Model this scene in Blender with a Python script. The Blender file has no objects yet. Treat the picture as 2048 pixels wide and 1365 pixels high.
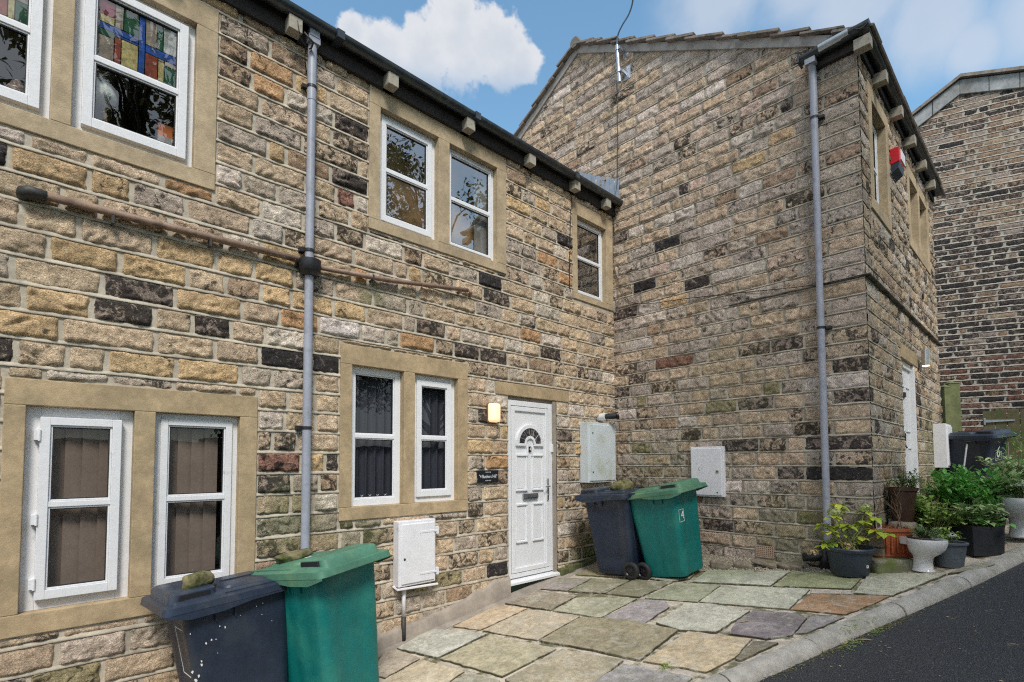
import bpy, bmesh, math, random
import numpy as np
from mathutils import Vector, Matrix, noise as mnoise
random.seed(7)
R_ = math.radians
scene = bpy.context.scene
COL = scene.collection

# ---------------------------------------------------------------- camera geometry (also used to turn photo points into places)
S = 0.9
CAM = np.array([-6.9806, -4.9072, 1.5131]) * S
YAW, PIT, ROL, FPX, SHY = 0.7615, 0.0473, -0.0038, 1040.67, 195.32
L = 3.112; HB = .162; Z0B = 1.4693 * S
Fv = np.array([math.sin(YAW)*math.cos(PIT), math.cos(YAW)*math.cos(PIT), math.sin(PIT)])
Rv0 = np.array([math.cos(YAW), -math.sin(YAW), 0.]); Uv0 = np.cross(Rv0, Fv)
Rv = Rv0*math.cos(ROL)+Uv0*math.sin(ROL); Uv = -Rv0*math.sin(ROL)+Uv0*math.cos(ROL)
def ray(px, py): return Fv + Rv*(px-1024)/FPX + Uv*(682.5+SHY-py)/FPX
def onplane(px, py, ax, v):
    d = ray(px, py); return CAM + d*(v-CAM[ax])/d[ax]
def PA(px, py, y=0.): return onplane(px, py, 1, y)
def PB(px, py, x=0.): return onplane(px, py, 0, x)
def PC(px, py, y=-L): return onplane(px, py, 1, y)
def PD(px, py, depth): return CAM + ray(px, py)*depth
def zg(x, y): return .08+.12*x-.065*y+.04*max(0., x-.3)
def G(px, py, dz=0.):
    d = ray(px, py); t = 5.
    for _ in range(40):
        p = CAM+d*t; t += ((zg(p[0], p[1])+dz)-p[2])/(d[2]-.12*d[0]+.065*d[1])*.8
    p = CAM+d*t; return np.array([p[0], p[1], zg(p[0], p[1])+dz])

# ---------------------------------------------------------------- mesh helpers
class MB:
    def __init__(s): s.v=[]; s.f=[]; s.m=[]; s.c={}
    def add(s, vs, fs, m=0):
        o=len(s.v); s.v.extend([tuple(map(float,p)) for p in vs]); s.f.extend([tuple(o+i for i in f) for f in fs]); s.m.extend([m]*len(fs)); return s
    def box(s, x0,x1,y0,y1,z0,z1, m=0, M=None):
        vs=[(x,y,z) for z in (z0,z1) for y in (y0,y1) for x in (x0,x1)]
        if M is not None: vs=[tuple(M@Vector(p)) for p in vs]
        return s.add(vs,[(0,2,3,1),(4,5,7,6),(0,1,5,4),(2,6,7,3),(0,4,6,2),(1,3,7,5)],m)
    def tube(s, pts, r, n=8, m=0, caps=True):
        pts=[Vector(p) for p in pts]; rr=r if isinstance(r,(list,tuple)) else [r]*len(pts)
        vs=[]; prev=None
        for i,p in enumerate(pts):
            t=(pts[min(i+1,len(pts)-1)]-pts[max(i-1,0)]).normalized()
            if prev is None:
                a=Vector((0,0,1)) if abs(t.z)<.9 else Vector((1,0,0)); u=t.cross(a).normalized()
            else: u=(prev-t*prev.dot(t)).normalized()
            prev=u; w=t.cross(u)
            for k in range(n):
                an=2*math.pi*k/n; vs.append(p+(u*math.cos(an)+w*math.sin(an))*rr[i])
        fs=[]
        for i in range(len(pts)-1):
            for k in range(n):
                a=i*n+k; b=i*n+(k+1)%n; fs.append((a,b,b+n,a+n))
        if caps: fs.append(tuple(range(n-1,-1,-1))); fs.append(tuple((len(pts)-1)*n+k for k in range(n)))
        return s.add(vs,fs,m)
    def lathe(s, prof, n=24, c=(0,0,0), m=0, M=None, a0=0, a1=2*math.pi, sx=1, sy=1):
        full=abs(a1-a0-2*math.pi)<1e-6; k=n if full else n+1; vs=[]
        for (r,z) in prof:
            for i in range(k):
                a=a0+(a1-a0)*i/n; p=Vector((r*math.cos(a)*sx,r*math.sin(a)*sy,z))
                if M is not None: p=M@p
                vs.append(p+Vector(c))
        fs=[]
        for j in range(len(prof)-1):
            for i in range(n):
                a=j*k+i; b=j*k+(i+1)%k; fs.append((a,b,b+k,a+k))
        return s.add(vs,fs,m)
    def loft(s, rings, m=0, cap0=True, cap1=True):
        n=len(rings[0]); vs=[p for r in rings for p in r]; fs=[]
        for j in range(len(rings)-1):
            for i in range(n):
                a=j*n+i; b=j*n+(i+1)%n; fs.append((a,b,b+n,a+n))
        if cap0: fs.append(tuple(range(n-1,-1,-1)))
        if cap1: fs.append(tuple((len(rings)-1)*n+i for i in range(n)))
        return s.add(vs,fs,m)
    def prism(s, poly, ext, m=0):
        n=len(poly); e=Vector(ext); vs=[Vector(p) for p in poly]+[Vector(p)+e for p in poly]
        fs=[tuple(range(n-1,-1,-1)),tuple(range(n,2*n))]+[(i,(i+1)%n,(i+1)%n+n,i+n) for i in range(n)]
        return s.add(vs,fs,m)
    def build(s, name, mats, parent=None, smooth=False, bevel=0, loc=None, rot=None, angle=None):
        me=bpy.data.meshes.new(name); me.from_pydata(s.v,[],s.f); me.update()
        if not isinstance(mats,(list,tuple)): mats=[mats]
        for m in mats: me.materials.append(m)
        if len(mats)>1: me.polygons.foreach_set('material_index',s.m)
        bm=bmesh.new(); bm.from_mesh(me); bmesh.ops.recalc_face_normals(bm,faces=bm.faces); bm.to_mesh(me); bm.free()
        if smooth: me.polygons.foreach_set('use_smooth',[True]*len(me.polygons))
        if angle:
            me.polygons.foreach_set('use_smooth',[True]*len(me.polygons)); me.set_sharp_from_angle(angle=R_(angle))
        o=bpy.data.objects.new(name,me); COL.objects.link(o)
        if parent is not None: o.parent=parent
        if loc is not None: o.location=loc
        if rot is not None: o.rotation_euler=rot
        if bevel:
            b=o.modifiers.new('bevel','BEVEL'); b.width=bevel; b.segments=2; b.limit_method='ANGLE'; b.angle_limit=R_(40)
        return o
def np_mesh(name, V, Fq, mats, parent=None, midx=None, col=None, smooth=True, fcol=None):
    me=bpy.data.meshes.new(name); nv=len(V); nf=len(Fq)
    me.vertices.add(nv); me.vertices.foreach_set('co',np.asarray(V,np.float32).ravel())
    me.loops.add(nf*4); me.loops.foreach_set('vertex_index',np.asarray(Fq,np.int32).ravel())
    me.polygons.add(nf); me.polygons.foreach_set('loop_start',np.arange(0,nf*4,4,dtype=np.int32))
    me.polygons.foreach_set('loop_total',np.full(nf,4,np.int32))
    for m in (mats if isinstance(mats,(list,tuple)) else [mats]): me.materials.append(m)
    if midx is not None: me.polygons.foreach_set('material_index',np.asarray(midx,np.int32))
    if smooth: me.polygons.foreach_set('use_smooth',np.ones(nf,bool))
    me.update(); me.validate()
    if col is not None:
        a=me.color_attributes.new('Col','FLOAT_COLOR','POINT'); a.data.foreach_set('color',np.asarray(col,np.float32).ravel())
    o=bpy.data.objects.new(name,me); COL.objects.link(o)
    if parent is not None: o.parent=parent
    return o
def tag(o,label=None,cat=None,group=None,kind=None):
    if label: o['label']=label
    if cat: o['category']=cat
    if group: o['group']=group
    if kind: o['kind']=kind
    return o
def empty(name,loc=(0,0,0),rz=0,parent=None):
    o=bpy.data.objects.new(name,None); COL.objects.link(o); o.location=loc; o.rotation_euler=(0,0,rz); o.empty_display_size=.1
    if parent is not None: o.parent=parent
    return o
def copy_tree(o,parent=None):
    c=o.copy(); COL.objects.link(c); c.parent=parent
    for ch in o.children: copy_tree(ch,c)
    return c

# ---------------------------------------------------------------- materials
def newmat(name):
    m=bpy.data.materials.new(name); m.use_nodes=True; nt=m.node_tree; nt.nodes.clear()
    out=nt.nodes.new('ShaderNodeOutputMaterial'); b=nt.nodes.new('ShaderNodeBsdfPrincipled'); nt.links.new(b.outputs[0],out.inputs[0])
    return m,nt,b,out
def N(nt,t,**kw):
    n=nt.nodes.new(t)
    for k,v in kw.items():
        if k.startswith('i_'):
            key=k[2:]; n.inputs[int(key) if key.isdigit() else key.replace('_',' ')].default_value=v
        else: setattr(n,k,v)
    return n
def lk(nt,a,b): nt.links.new(a,b)
def math_(nt,op,a,b=None,c=None,clamp=False):
    n=N(nt,'ShaderNodeMath',operation=op); n.use_clamp=clamp
    for i,x in enumerate((a,b,c)):
        if x is None: continue
        if isinstance(x,(int,float)): n.inputs[i].default_value=x
        else: lk(nt,x,n.inputs[i])
    return n.outputs[0]
def mixc(nt,f,a,b,mode='MIX'):
    n=N(nt,'ShaderNodeMix',data_type='RGBA',blend_type=mode)
    if isinstance(f,(int,float)): n.inputs[0].default_value=f
    else: lk(nt,f,n.inputs[0])
    for i,x in ((6,a),(7,b)):
        if isinstance(x,(tuple,list)): n.inputs[i].default_value=(*x[:3],1)
        else: lk(nt,x,n.inputs[i])
    return n.outputs[2]
def sstep(nt,x,a,b):
    n=N(nt,'ShaderNodeMapRange',interpolation_type='SMOOTHSTEP'); lk(nt,x,n.inputs[0]); n.inputs[1].default_value=a; n.inputs[2].default_value=b
    return n.outputs[0]
def nz(nt,co,scale,detail=4,rough=.55,dist=0.):
    n=N(nt,'ShaderNodeTexNoise'); n.inputs['Scale'].default_value=scale; n.inputs['Detail'].default_value=detail; n.inputs['Roughness'].default_value=rough; n.inputs['Distortion'].default_value=dist
    if co is not None: lk(nt,co,n.inputs['Vector'])
    return n.outputs['Fac']
def snz(nt,co,scale,detail=6,rough=.6,dist=0.,lo=.33,hi=.67): return sstep(nt,nz(nt,co,scale,detail,rough,dist),lo,hi)
def coords(nt,kind='Object'): return N(nt,'ShaderNodeTexCoord').outputs[kind]
def pos(nt): return N(nt,'ShaderNodeNewGeometry').outputs['Position']
def bump(nt,b,h,strength=.3,dist=.01):
    n=N(nt,'ShaderNodeBump'); n.inputs['Strength'].default_value=strength; n.inputs['Distance'].default_value=dist; lk(nt,h,n.inputs['Height']); lk(nt,n.outputs[0],b.inputs['Normal']); return n
def plain(name,col,rough=.5,var=.12,vs=8,bs=60,bstr=.1,metal=0,spec=.5,dirt=None,dscale=5,dth=(.5,.7),coat=0):
    m,nt,b,_=newmat(name); co=pos(nt)
    n1=snz(nt,co,vs,8); f=math_(nt,'MULTIPLY_ADD',n1,1.5*var,1-.75*var); f=math_(nt,'MULTIPLY',f,math_(nt,'MULTIPLY_ADD',snz(nt,co,vs*6,6,.65),.9*var,1-.45*var))
    v=N(nt,'ShaderNodeVectorMath',operation='SCALE'); v.inputs[0].default_value=col; lk(nt,f,v.inputs[3])
    c=v.outputs[0]
    if dirt:
        d=sstep(nt,nz(nt,co,dscale,8,.65),*dth); c=mixc(nt,d,c,dirt)
    lk(nt,c,b.inputs['Base Color']); b.inputs['Roughness'].default_value=rough; b.inputs['Metallic'].default_value=metal
    b.inputs['Specular IOR Level'].default_value=spec; b.inputs['Coat Weight'].default_value=coat
    if bstr: bump(nt,b,nz(nt,co,bs,6),bstr,.004)
    return m
def stone_mat(name,dark=(.022,.02,.022),algae=None,contrast=1.,bstr=.75,tint=None):
    m,nt,b,_=newmat(name); co=pos(nt)
    at=N(nt,'ShaderNodeAttribute',attribute_name='Col'); c=at.outputs['Color']; al=at.outputs['Alpha']
    n1=nz(nt,co,9,8,.62,.6); A=snz(nt,co,7,9,.68,.8); B=snz(nt,co,27,9,.7,.3); C_=snz(nt,co,105,5,.7)
    k=contrast
    f=math_(nt,'MULTIPLY',math_(nt,'MULTIPLY_ADD',A,.42*k,1-.22*k),math_(nt,'MULTIPLY_ADD',B,.52*k,1-.28*k)); f=math_(nt,'MULTIPLY',f,math_(nt,'MULTIPLY_ADD',C_,.55,.74))
    v=N(nt,'ShaderNodeVectorMath',operation='SCALE'); lk(nt,c,v.inputs[0]); lk(nt,f,v.inputs[3]); c=v.outputs[0]
    if tint: c=mixc(nt,1.,c,tint,'MULTIPLY')
    c=mixc(nt,math_(nt,'MULTIPLY',snz(nt,co,5.3,7,.65,1.,.5,.72),.30),c,(.42,.27,.14))
    # soot: alpha is the share of the face that is blackened
    s1=snz(nt,co,15,9,.72,.7,.28,.72); s0=snz(nt,co,2.6,5,.6,.4)
    al2=math_(nt,'ADD',al,math_(nt,'MULTIPLY',math_(nt,'SUBTRACT',s0,.5),.22))
    sf=N(nt,'ShaderNodeMapRange',interpolation_type='SMOOTHSTEP'); lk(nt,math_(nt,'SUBTRACT',s1,al2),sf.inputs[0]); sf.inputs[1].default_value=.13; sf.inputs[2].default_value=-.10
    c=mixc(nt,math_(nt,'MULTIPLY',sf.outputs[0],.86),c,dark)
    c=mixc(nt,math_(nt,'MULTIPLY',snz(nt,co,46,7,.65,.3,.58,.66),.34),c,(.50,.45,.37))
    if algae:
        for (cx,cy,cz,r,k) in algae:
            d=N(nt,'ShaderNodeVectorMath',operation='DISTANCE'); lk(nt,co,d.inputs[0]); d.inputs[1].default_value=(cx,cy,cz)
            w=math_(nt,'SUBTRACT',1.,math_(nt,'DIVIDE',d.outputs['Value'],r)); w=math_(nt,'ADD',w,math_(nt,'MULTIPLY',math_(nt,'SUBTRACT',n1,.5),.9))
            c=mixc(nt,math_(nt,'MULTIPLY',sstep(nt,w,.1,.8),k),c,(.17,.20,.08))
    lk(nt,c,b.inputs['Base Color']); b.inputs['Roughness'].default_value=.9; b.inputs['Specular IOR Level'].default_value=.25
    h=math_(nt,'ADD',nz(nt,co,30,10,.74,.4),math_(nt,'MULTIPLY',nz(nt,co,110,6,.75),.45)); bump(nt,b,h,min(1,bstr*1.3),.045)
    return m
def glass_mat(name,tint=(.9,.95,.93),refl=.12,rough=.01,wob=0):
    m=bpy.data.materials.new(name); m.use_nodes=True; nt=m.node_tree; nt.nodes.clear()
    out=N(nt,'ShaderNodeOutputMaterial'); tr=N(nt,'ShaderNodeBsdfTransparent'); tr.inputs[0].default_value=(*tint,1)
    gl=N(nt,'ShaderNodeBsdfGlossy'); gl.inputs['Roughness'].default_value=rough; gl.inputs[0].default_value=(1,1,1,1)
    fr=N(nt,'ShaderNodeLayerWeight'); f=math_(nt,'ADD',math_(nt,'MULTIPLY',math_(nt,'POWER',fr.outputs['Facing'],4.),.8),refl,clamp=True)
    if wob:
        bp=N(nt,'ShaderNodeBump'); bp.inputs['Strength'].default_value=wob; bp.inputs['Distance'].default_value=.02
        lk(nt,nz(nt,pos(nt),2.5,2),bp.inputs['Height']); lk(nt,bp.outputs[0],gl.inputs['Normal'])
    mx=N(nt,'ShaderNodeMixShader'); lk(nt,f,mx.inputs[0]); lk(nt,tr.outputs[0],mx.inputs[1]); lk(nt,gl.outputs[0],mx.inputs[2]); lk(nt,mx.outputs[0],out.inputs[0])
    return m
def leaf_mat(name,c1,c2,c3=None,edge=None):
    m,nt,b,out=newmat(name); co=pos(nt)
    at=N(nt,'ShaderNodeAttribute',attribute_name='Col')
    c=mixc(nt,at.outputs['Fac'],c1,c2)
    if c3: c=mixc(nt,sstep(nt,nz(nt,co,9,3),.5,.65),c,c3)
    c=mixc(nt,math_(nt,'MULTIPLY',sstep(nt,nz(nt,co,70,3),.45,.7),.3),c,(c1[0]*.5,c1[1]*.5,c1[2]*.5))
    lk(nt,c,b.inputs['Base Color']); b.inputs['Roughness'].default_value=.45; b.inputs['Specular IOR Level'].default_value=.4
    t=N(nt,'ShaderNodeBsdfTranslucent'); lk(nt,c,t.inputs[0]); mx=N(nt,'ShaderNodeMixShader'); mx.inputs[0].default_value=.25
    lk(nt,b.outputs[0],mx.inputs[1]); lk(nt,t.outputs[0],mx.inputs[2]); lk(nt,mx.outputs[0],out.inputs[0])
    return m
M={}
AL=[(0,-.7,1.2,.9,.4),(0,-1.6,2.3,1.1,.22),(0,-2.4,.5,.9,.5),(-.6,0,.05,.7,.9),(-1.9,0,-.1,.5,.8),(-4.6,0,.9,.5,.6),(-4.0,0,.75,.5,.5),(-4.5,0,3.0,.0001,.0),(-3.9,0,2.95,.25,.6)]
M['stoneA']=stone_mat('sandstone_warm',algae=AL,tint=(1.25,1.27,1.22))
M['stoneB']=stone_mat('sandstone_grey',algae=AL,contrast=1.0,bstr=.75,tint=(1.17,1.20,1.22))
M['stoneC']=stone_mat('sandstone_front',algae=[(3.6,-L,1.3,1.4,.5),(.3,-L,.5,.7,.5)],contrast=.9,bstr=.6,tint=(.96,.99,.96))
M['stoneD']=stone_mat('sandstone_sooty',contrast=.9,bstr=.5,tint=(.66,.66,.68))
M['mortar']=plain('lime_mortar',(.50,.445,.36),.95,.22,5,140,.5,spec=.15,dirt=(.27,.23,.185),dscale=4,dth=(.48,.75))
M['mortarB']=plain('grey_mortar',(.44,.395,.325),.95,.22,5,140,.5,spec=.15,dirt=(.22,.20,.165),dscale=3,dth=(.42,.75))
M['mortarD']=plain('pale_mortar',(.40,.375,.33),.95,.15,5,140,.4,spec=.15,dirt=(.25,.22,.19),dscale=3,dth=(.5,.8))
M['ashlar']=plain('smooth_sandstone',(.43,.325,.20),.85,.22,4,160,.6,spec=.2,dirt=(.22,.19,.115),dscale=2.2,dth=(.5,.85))
M['ashlar_up']=plain('smooth_sandstone_upper',(.45,.355,.235),.85,.22,4,160,.6,spec=.2,dirt=(.27,.22,.145),dscale=2.2,dth=(.5,.85))
M['white_paint']=plain('old_white_paint',(.74,.74,.76),.5,.04,20,60,.25,dirt=(.52,.50,.48),dscale=9,dth=(.6,.78))
M['upvc']=plain('white_upvc',(.78,.79,.82),.3,.03,10,30,.03)
M['white_metal']=plain('white_meter_box',(.78,.78,.82),.45,.05,12,50,.1,dirt=(.45,.43,.42),dscale=7,dth=(.6,.8))
M['pale_cab']=plain('pale_green_cabinet',(.64,.70,.74),.4,.05,10,40,.05,dirt=(.42,.44,.30),dscale=2.5,dth=(.5,.8))
M['gutter']=plain('dark_gutter_plastic',(.035,.045,.055),.3,.25,6,40,.1,spec=.6,dirt=(.08,.09,.08),dscale=6)
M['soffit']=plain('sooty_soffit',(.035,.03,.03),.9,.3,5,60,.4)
M['pipe_grey']=plain('grey_pvc_pipe',(.34,.36,.43),.38,.1,5,60,.08,dirt=(.22,.24,.28),dscale=8,dth=(.5,.75))
M['black']=plain('black_plastic',(.018,.018,.022),.4,.2,10,50,.1)
M['iron']=plain('dark_iron',(.04,.038,.036),.6,.3,10,60,.3)
M['rust_pipe']=plain('painted_iron_pipe',(.27,.18,.13),.6,.2,14,80,.3,dirt=(.12,.075,.05),dscale=10,dth=(.5,.7))
M['corbel']=plain('corbel_stone',(.38,.35,.29),.9,.15,6,120,.35,dirt=(.20,.19,.14),dscale=6)
M['slate']=plain('stone_slate',(.23,.20,.18),.9,.3,5,50,.7,dirt=(.10,.10,.07),dscale=7)
M['undercloak']=plain('verge_mortar',(.42,.40,.38),.9,.15,4,70,.4,dirt=(.28,.26,.25),dscale=5)
M['lead']=plain('lead_sheet',(.36,.42,.50),.4,.15,9,50,.15,metal=.3)
M['navy']=plain('navy_bin_plastic',(.014,.024,.047),.42,.25,3,260,.25,dirt=(.04,.048,.062),dscale=2.5,dth=(.45,.8))
M['navy_lid']=plain('navy_lid_plastic',(.022,.034,.060),.38,.2,3,200,.2,dirt=(.06,.07,.085),dscale=5,dth=(.45,.75))
M['green']=plain('green_bin_plastic',(.0,.145,.138),.45,.12,2.5,260,.25,dirt=(.02,.20,.165),dscale=2)
M['green_lid']=plain('faded_green_lid',(.075,.20,.135),.5,.2,3,200,.2,dirt=(.14,.27,.15),dscale=4,dth=(.45,.75))
M['rubber']=plain('black_rubber',(.02,.02,.022),.7,.2,20,80,.2)
M['moss_stone']=plain('mossy_stone',(.20,.17,.09),.95,.35,12,60,.8,dirt=(.06,.075,.015),dscale=13,dth=(.42,.6))
M['earth']=plain('dark_soil',(.05,.035,.025),1,.4,20,60,1.)
M['terracotta']=plain('orange_plastic',(.42,.115,.045),.55,.15,6,50,.1,dirt=(.30,.10,.05),dscale=6)
M['ceramic']=plain('white_ceramic',(.74,.74,.75),.12,.04,10,60,0,coat=.3,dirt=(.5,.48,.42),dscale=10,dth=(.62,.8))
M['pot_blue']=plain('dark_blue_pot',(.03,.045,.065),.45,.15,8,80,.1)
M['pot_grey']=plain('grey_basket_pot',(.10,.12,.14),.6,.15,10,80,.1)
M['pot_brown']=plain('brown_pot',(.055,.028,.018),.4,.25,8,60,.1)
M['fibre']=plain('black_fibre_planter',(.022,.024,.028),.55,.25,8,120,.2)
M['fence']=plain('mossy_fence_wood',(.17,.15,.085),.85,.25,4,30,.5,dirt=(.11,.14,.045),dscale=3,dth=(.4,.7))
M['postgreen']=plain('green_post_wood',(.15,.165,.07),.8,.3,4,30,.5,dirt=(.09,.12,.045),dscale=3)
M['galv']=plain('galvanised_steel',(.50,.55,.62),.35,.15,15,60,.15,metal=.7)
M['chrome']=plain('brushed_steel',(.6,.6,.62),.25,.08,20,60,.05,metal=.9)
M['red']=plain('red_alarm_plastic',(.62,.02,.035),.35,.08,8,40,.03)
M['plaque']=plain('black_slate_plaque',(.012,.016,.024),.3,.2,8,60,.05)
M['letter']=plain('white_letter_paint',(.75,.75,.76),.5,.03,10,60,0)
M['vent']=plain('terracotta_vent',(.46,.33,.24),.85,.12,10,80,.3)
M['cement']=plain('cement_render',(.34,.295,.25),.92,.2,3,60,.6,dirt=(.20,.175,.15),dscale=2.4,dth=(.45,.75))
M['kerb']=plain('concrete_kerb',(.40,.375,.33),.92,.22,9,120,1.,dirt=(.20,.20,.13),dscale=2.6,dth=(.5,.85))
M['gravel']=plain('bed_gravel',(.22,.19,.14),.95,.6,60,70,1.,dirt=(.42,.38,.30),dscale=70,dth=(.5,.62))
M['rubble']=plain('rubble_edging',(.24,.20,.15),.95,.3,9,40,.8,dirt=(.12,.11,.06),dscale=8)
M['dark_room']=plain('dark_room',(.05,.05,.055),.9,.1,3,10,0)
M['warm_room']=plain('warm_room',(.62,.42,.24),.9,.25,2,10,0,dirt=(.16,.09,.045),dscale=1.5)
M['pale_room']=plain('pale_room',(.40,.39,.37),.9,.1,2,10,0)
M['blind_navy']=plain('navy_vertical_blind',(.030,.036,.055),.7,.12,6,60,.1)
M['blind_tan']=plain('taupe_vertical_blind',(.26,.205,.17),.8,.12,5,60,.1)
M['twig']=plain('dry_twig',(.20,.13,.09),.9,.2,30,60,.2)
M['stem']=plain('green_stem',(.16,.20,.06),.7,.2,30,60,.1)
M['bark']=plain('tree_bark',(.06,.045,.03),.95,.3,10,30,.8)
M['glass']=glass_mat('window_glass',(.87,.86,.85),.045,wob=.05)
M['glass_up']=glass_mat('upper_window_glass',(.85,.86,.83),.32,wob=.06)
M['glass_old']=glass_mat('old_window_glass',(.8,.82,.8),.14,wob=.10)
M['glass_dark']=glass_mat('dark_leaded_glass',(.25,.25,.27),.05,wob=.3)
M['steel_dark']=plain('letterbox_steel',(.30,.31,.33),.35,.1,20,60,.1,metal=.8)

# ---------------------------------------------------------------- value noise and stone walls
def _h(ix,iy,seed):
    h=(ix.astype(np.int64)*374761393+iy.astype(np.int64)*668265263+int(seed)*2246822519)&0xFFFFFFFF
    h=((h^(h>>13))*1274126177)&0xFFFFFFFF
    return ((h^(h>>16))&0xFFFFFF)/float(0xFFFFFF)
def vn(x,y,seed=0):
    ix=np.floor(x); iy=np.floor(y); fx=x-ix; fy=y-iy; fx=fx*fx*(3-2*fx); fy=fy*fy*(3-2*fy)
    a=_h(ix,iy,seed); b=_h(ix+1,iy,seed); c=_h(ix,iy+1,seed); d=_h(ix+1,iy+1,seed)
    return (a*(1-fx)+b*fx)*(1-fy)+(c*(1-fx)+d*fx)*fy
PAL={'beige':(.50,.40,.275,.10),'gold':(.52,.385,.215,.07),'grey':(.42,.365,.29,.20),'pale':(.56,.50,.41,.05),'brown':(.35,.26,.175,.28),
 'orange':(.46,.29,.155,.16),'dark':(.27,.22,.175,.62),'black':(.14,.125,.12,.80),'red':(.24,.13,.095,.30),'pink':(.50,.39,.30,.05),'sooty':(.44,.355,.25,.46),'olive':(.27,.24,.135,.25),'white':(.62,.585,.52,.06)}
PAL={k:(min(.8,v[0]*1.24),min(.75,v[1]*1.17),min(.72,v[2]*1.24),max(.03,v[3]-.05)) for k,v in PAL.items()}
class Wall:
    def __init__(s,org,ud,nd):
        s.o=np.array(org,float); s.u=np.array(ud,float); s.n=np.array(nd,float); s.V=[]; s.F=[]; s.M=[]; s.C=[]; s.nv=0
    def grid(s,U,Z,Hh,col,mi):
        ny,nx=U.shape; P=s.o+U[...,None]*s.u+Z[...,None]*np.array([0,0,1.])+Hh[...,None]*s.n
        s.V.append(P.reshape(-1,3)); idx=np.arange(nx*ny).reshape(ny,nx)+s.nv
        f=np.stack([idx[:-1,:-1],idx[:-1,1:],idx[1:,1:],idx[1:,:-1]],-1).reshape(-1,4); s.F.append(f); s.M.append(np.full(len(f),mi))
        s.C.append(np.tile(np.array(col,float),(nx*ny,1))); s.nv+=nx*ny
    def stone(s,u0,u1,z0,z1,col,prot,amp,res,seed,clamp=None,openL=False,openR=False,ew=.022):
        w=u1-u0; h=z1-z0
        if w<.02 or h<.02: return
        nx=max(4,int(w/res)+1); ny=max(4,int(h/res)+1)
        # denser rows near the edges
        def lin(n):
            t=np.linspace(0,1,n); return t
        U,Z=np.meshgrid(u0+w*lin(nx),z0+h*lin(ny))
        pu=U-(u0+u1)/2; pz=Z-(z0+z1)/2
        bu=w/2; bz=h/2; r=min(.014,h*.2)
        if openL: pu=np.where(pu<0,pu*.0,pu)
        if openR: pu=np.where(pu>0,pu*.0,pu)
        qx=np.abs(pu)-bu+r; qz=np.abs(pz)-bz+r
        d=np.sqrt(np.maximum(qx,0)**2+np.maximum(qz,0)**2)+np.minimum(np.maximum(qx,qz),0)-r
        d=d+(vn(U*20,Z*20,seed)-.5)*.012+(vn(U*60,Z*60,seed+9)-.5)*.006
        t=np.clip(-d/ew,0,1); prof=1-(1-t)**2
        a=random.uniform(-.9,.9); ca,sa=math.cos(a),math.sin(a); U2=U*ca+Z*sa; Z2=-U*sa+Z*ca
        n1=np.abs(vn(U2*8,Z2*16,seed+1)*2-1); n2=vn(U2*19,Z2*34,seed+2)-.5; n3=vn(U*55,Z*55,seed+3)-.5
        tilt=(U-(u0+u1)/2)*random.uniform(-.03,.03)+(Z-(z0+z1)/2)*random.uniform(-.06,.05)
        H=prot*prof+prof*(amp*(n1-.12)*.9+amp*.8*n2+amp*.5*n3+tilt); H=np.where(t>.35,np.maximum(H,.003),H)
        H=np.where(t<=0,-.006,H)
        Uj=U+(vn(U*40,Z*40,seed+5)-.5)*.004; Zj=Z+(vn(U*30,Z*30,seed+6)-.5)*.006
        if clamp is not None: Zj=np.minimum(Zj,clamp(Uj))
        s.grid(Uj,Zj,H,col,0)
    def bed(s,u0,u1,z,mt,res=.04,drop=.011,clamp=None,seed=0):
        # weathered bed joint: flush at its top, proud at its lower edge
        n=max(2,int((u1-u0)/res)+1); u=np.linspace(u0,u1,n); wz=(vn(u*6,u*0+z*9,seed+31)-.5)*.007; wh=(vn(u*9,u*0+z*5,seed+77)-.5)*.004
        zt=z+mt*.55+wz; zb=z-mt*.42+wz
        rows=[(zt,np.full(n,.0015)),(zt*.5+zb*.5,np.full(n,drop*.7)+wh),(zb+.002,np.full(n,drop)+wh),(zb,np.full(n,drop*.8)+wh),(zb+.001,np.full(n,-.004))]
        U=np.stack([u]*5); Z=np.stack([r[0] for r in rows]); Hh=np.stack([r[1] for r in rows])
        if clamp is not None: Z=np.minimum(Z,clamp(U))
        s.grid(U,Z,Hh,(1,1,1,0),1)
    def quad(s,pts,mi=1):
        s.V.append(np.array([s.o+p[0]*s.u+np.array([0,0,p[1]])+p[2]*s.n for p in pts])); s.F.append(np.array([[s.nv,s.nv+1,s.nv+2,s.nv+3]])); s.M.append(np.array([mi])); s.C.append(np.ones((4,4))); s.nv+=4
    def backing(s,u0,u1,z0,z1,holes,clamp=None,step=None):
        us=sorted({u0,u1}|{x for h in holes for x in (h[0],h[1]) if u0<x<u1}|(set(np.arange(u0,u1,step)) if step else set()))
        zs=sorted({z0,z1}|{x for h in holes for x in (h[2],h[3]) if z0<x<z1})
        for a,b in zip(us,us[1:]):
            for c,d in zip(zs,zs[1:]):
                if any(h[0]<=(a+b)/2<=h[1] and h[2]<=(c+d)/2<=h[3] for h in holes): continue
                if clamp is not None:
                    ca=float(clamp(np.array(a))); cb=float(clamp(np.array(b)))
                    if max(ca,cb)<=c: continue
                    s.quad([(a,min(c,ca),0),(b,min(c,cb),0),(b,min(d,cb),0),(a,min(d,ca),0)])
                else: s.quad([(a,c,0),(b,c,0),(b,d,0),(a,d,0)])
    def build(s,name,mats,parent):
        return np_mesh(name,np.concatenate(s.V),np.concatenate(s.F),mats,parent,np.concatenate(s.M),np.concatenate(s.C))
def pick(weights,rng):
    ks=list(weights); x=rng.random()*sum(weights.values())
    for k in ks:
        x-=weights[k]
        if x<=0: return k
    return ks[-1]
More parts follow.
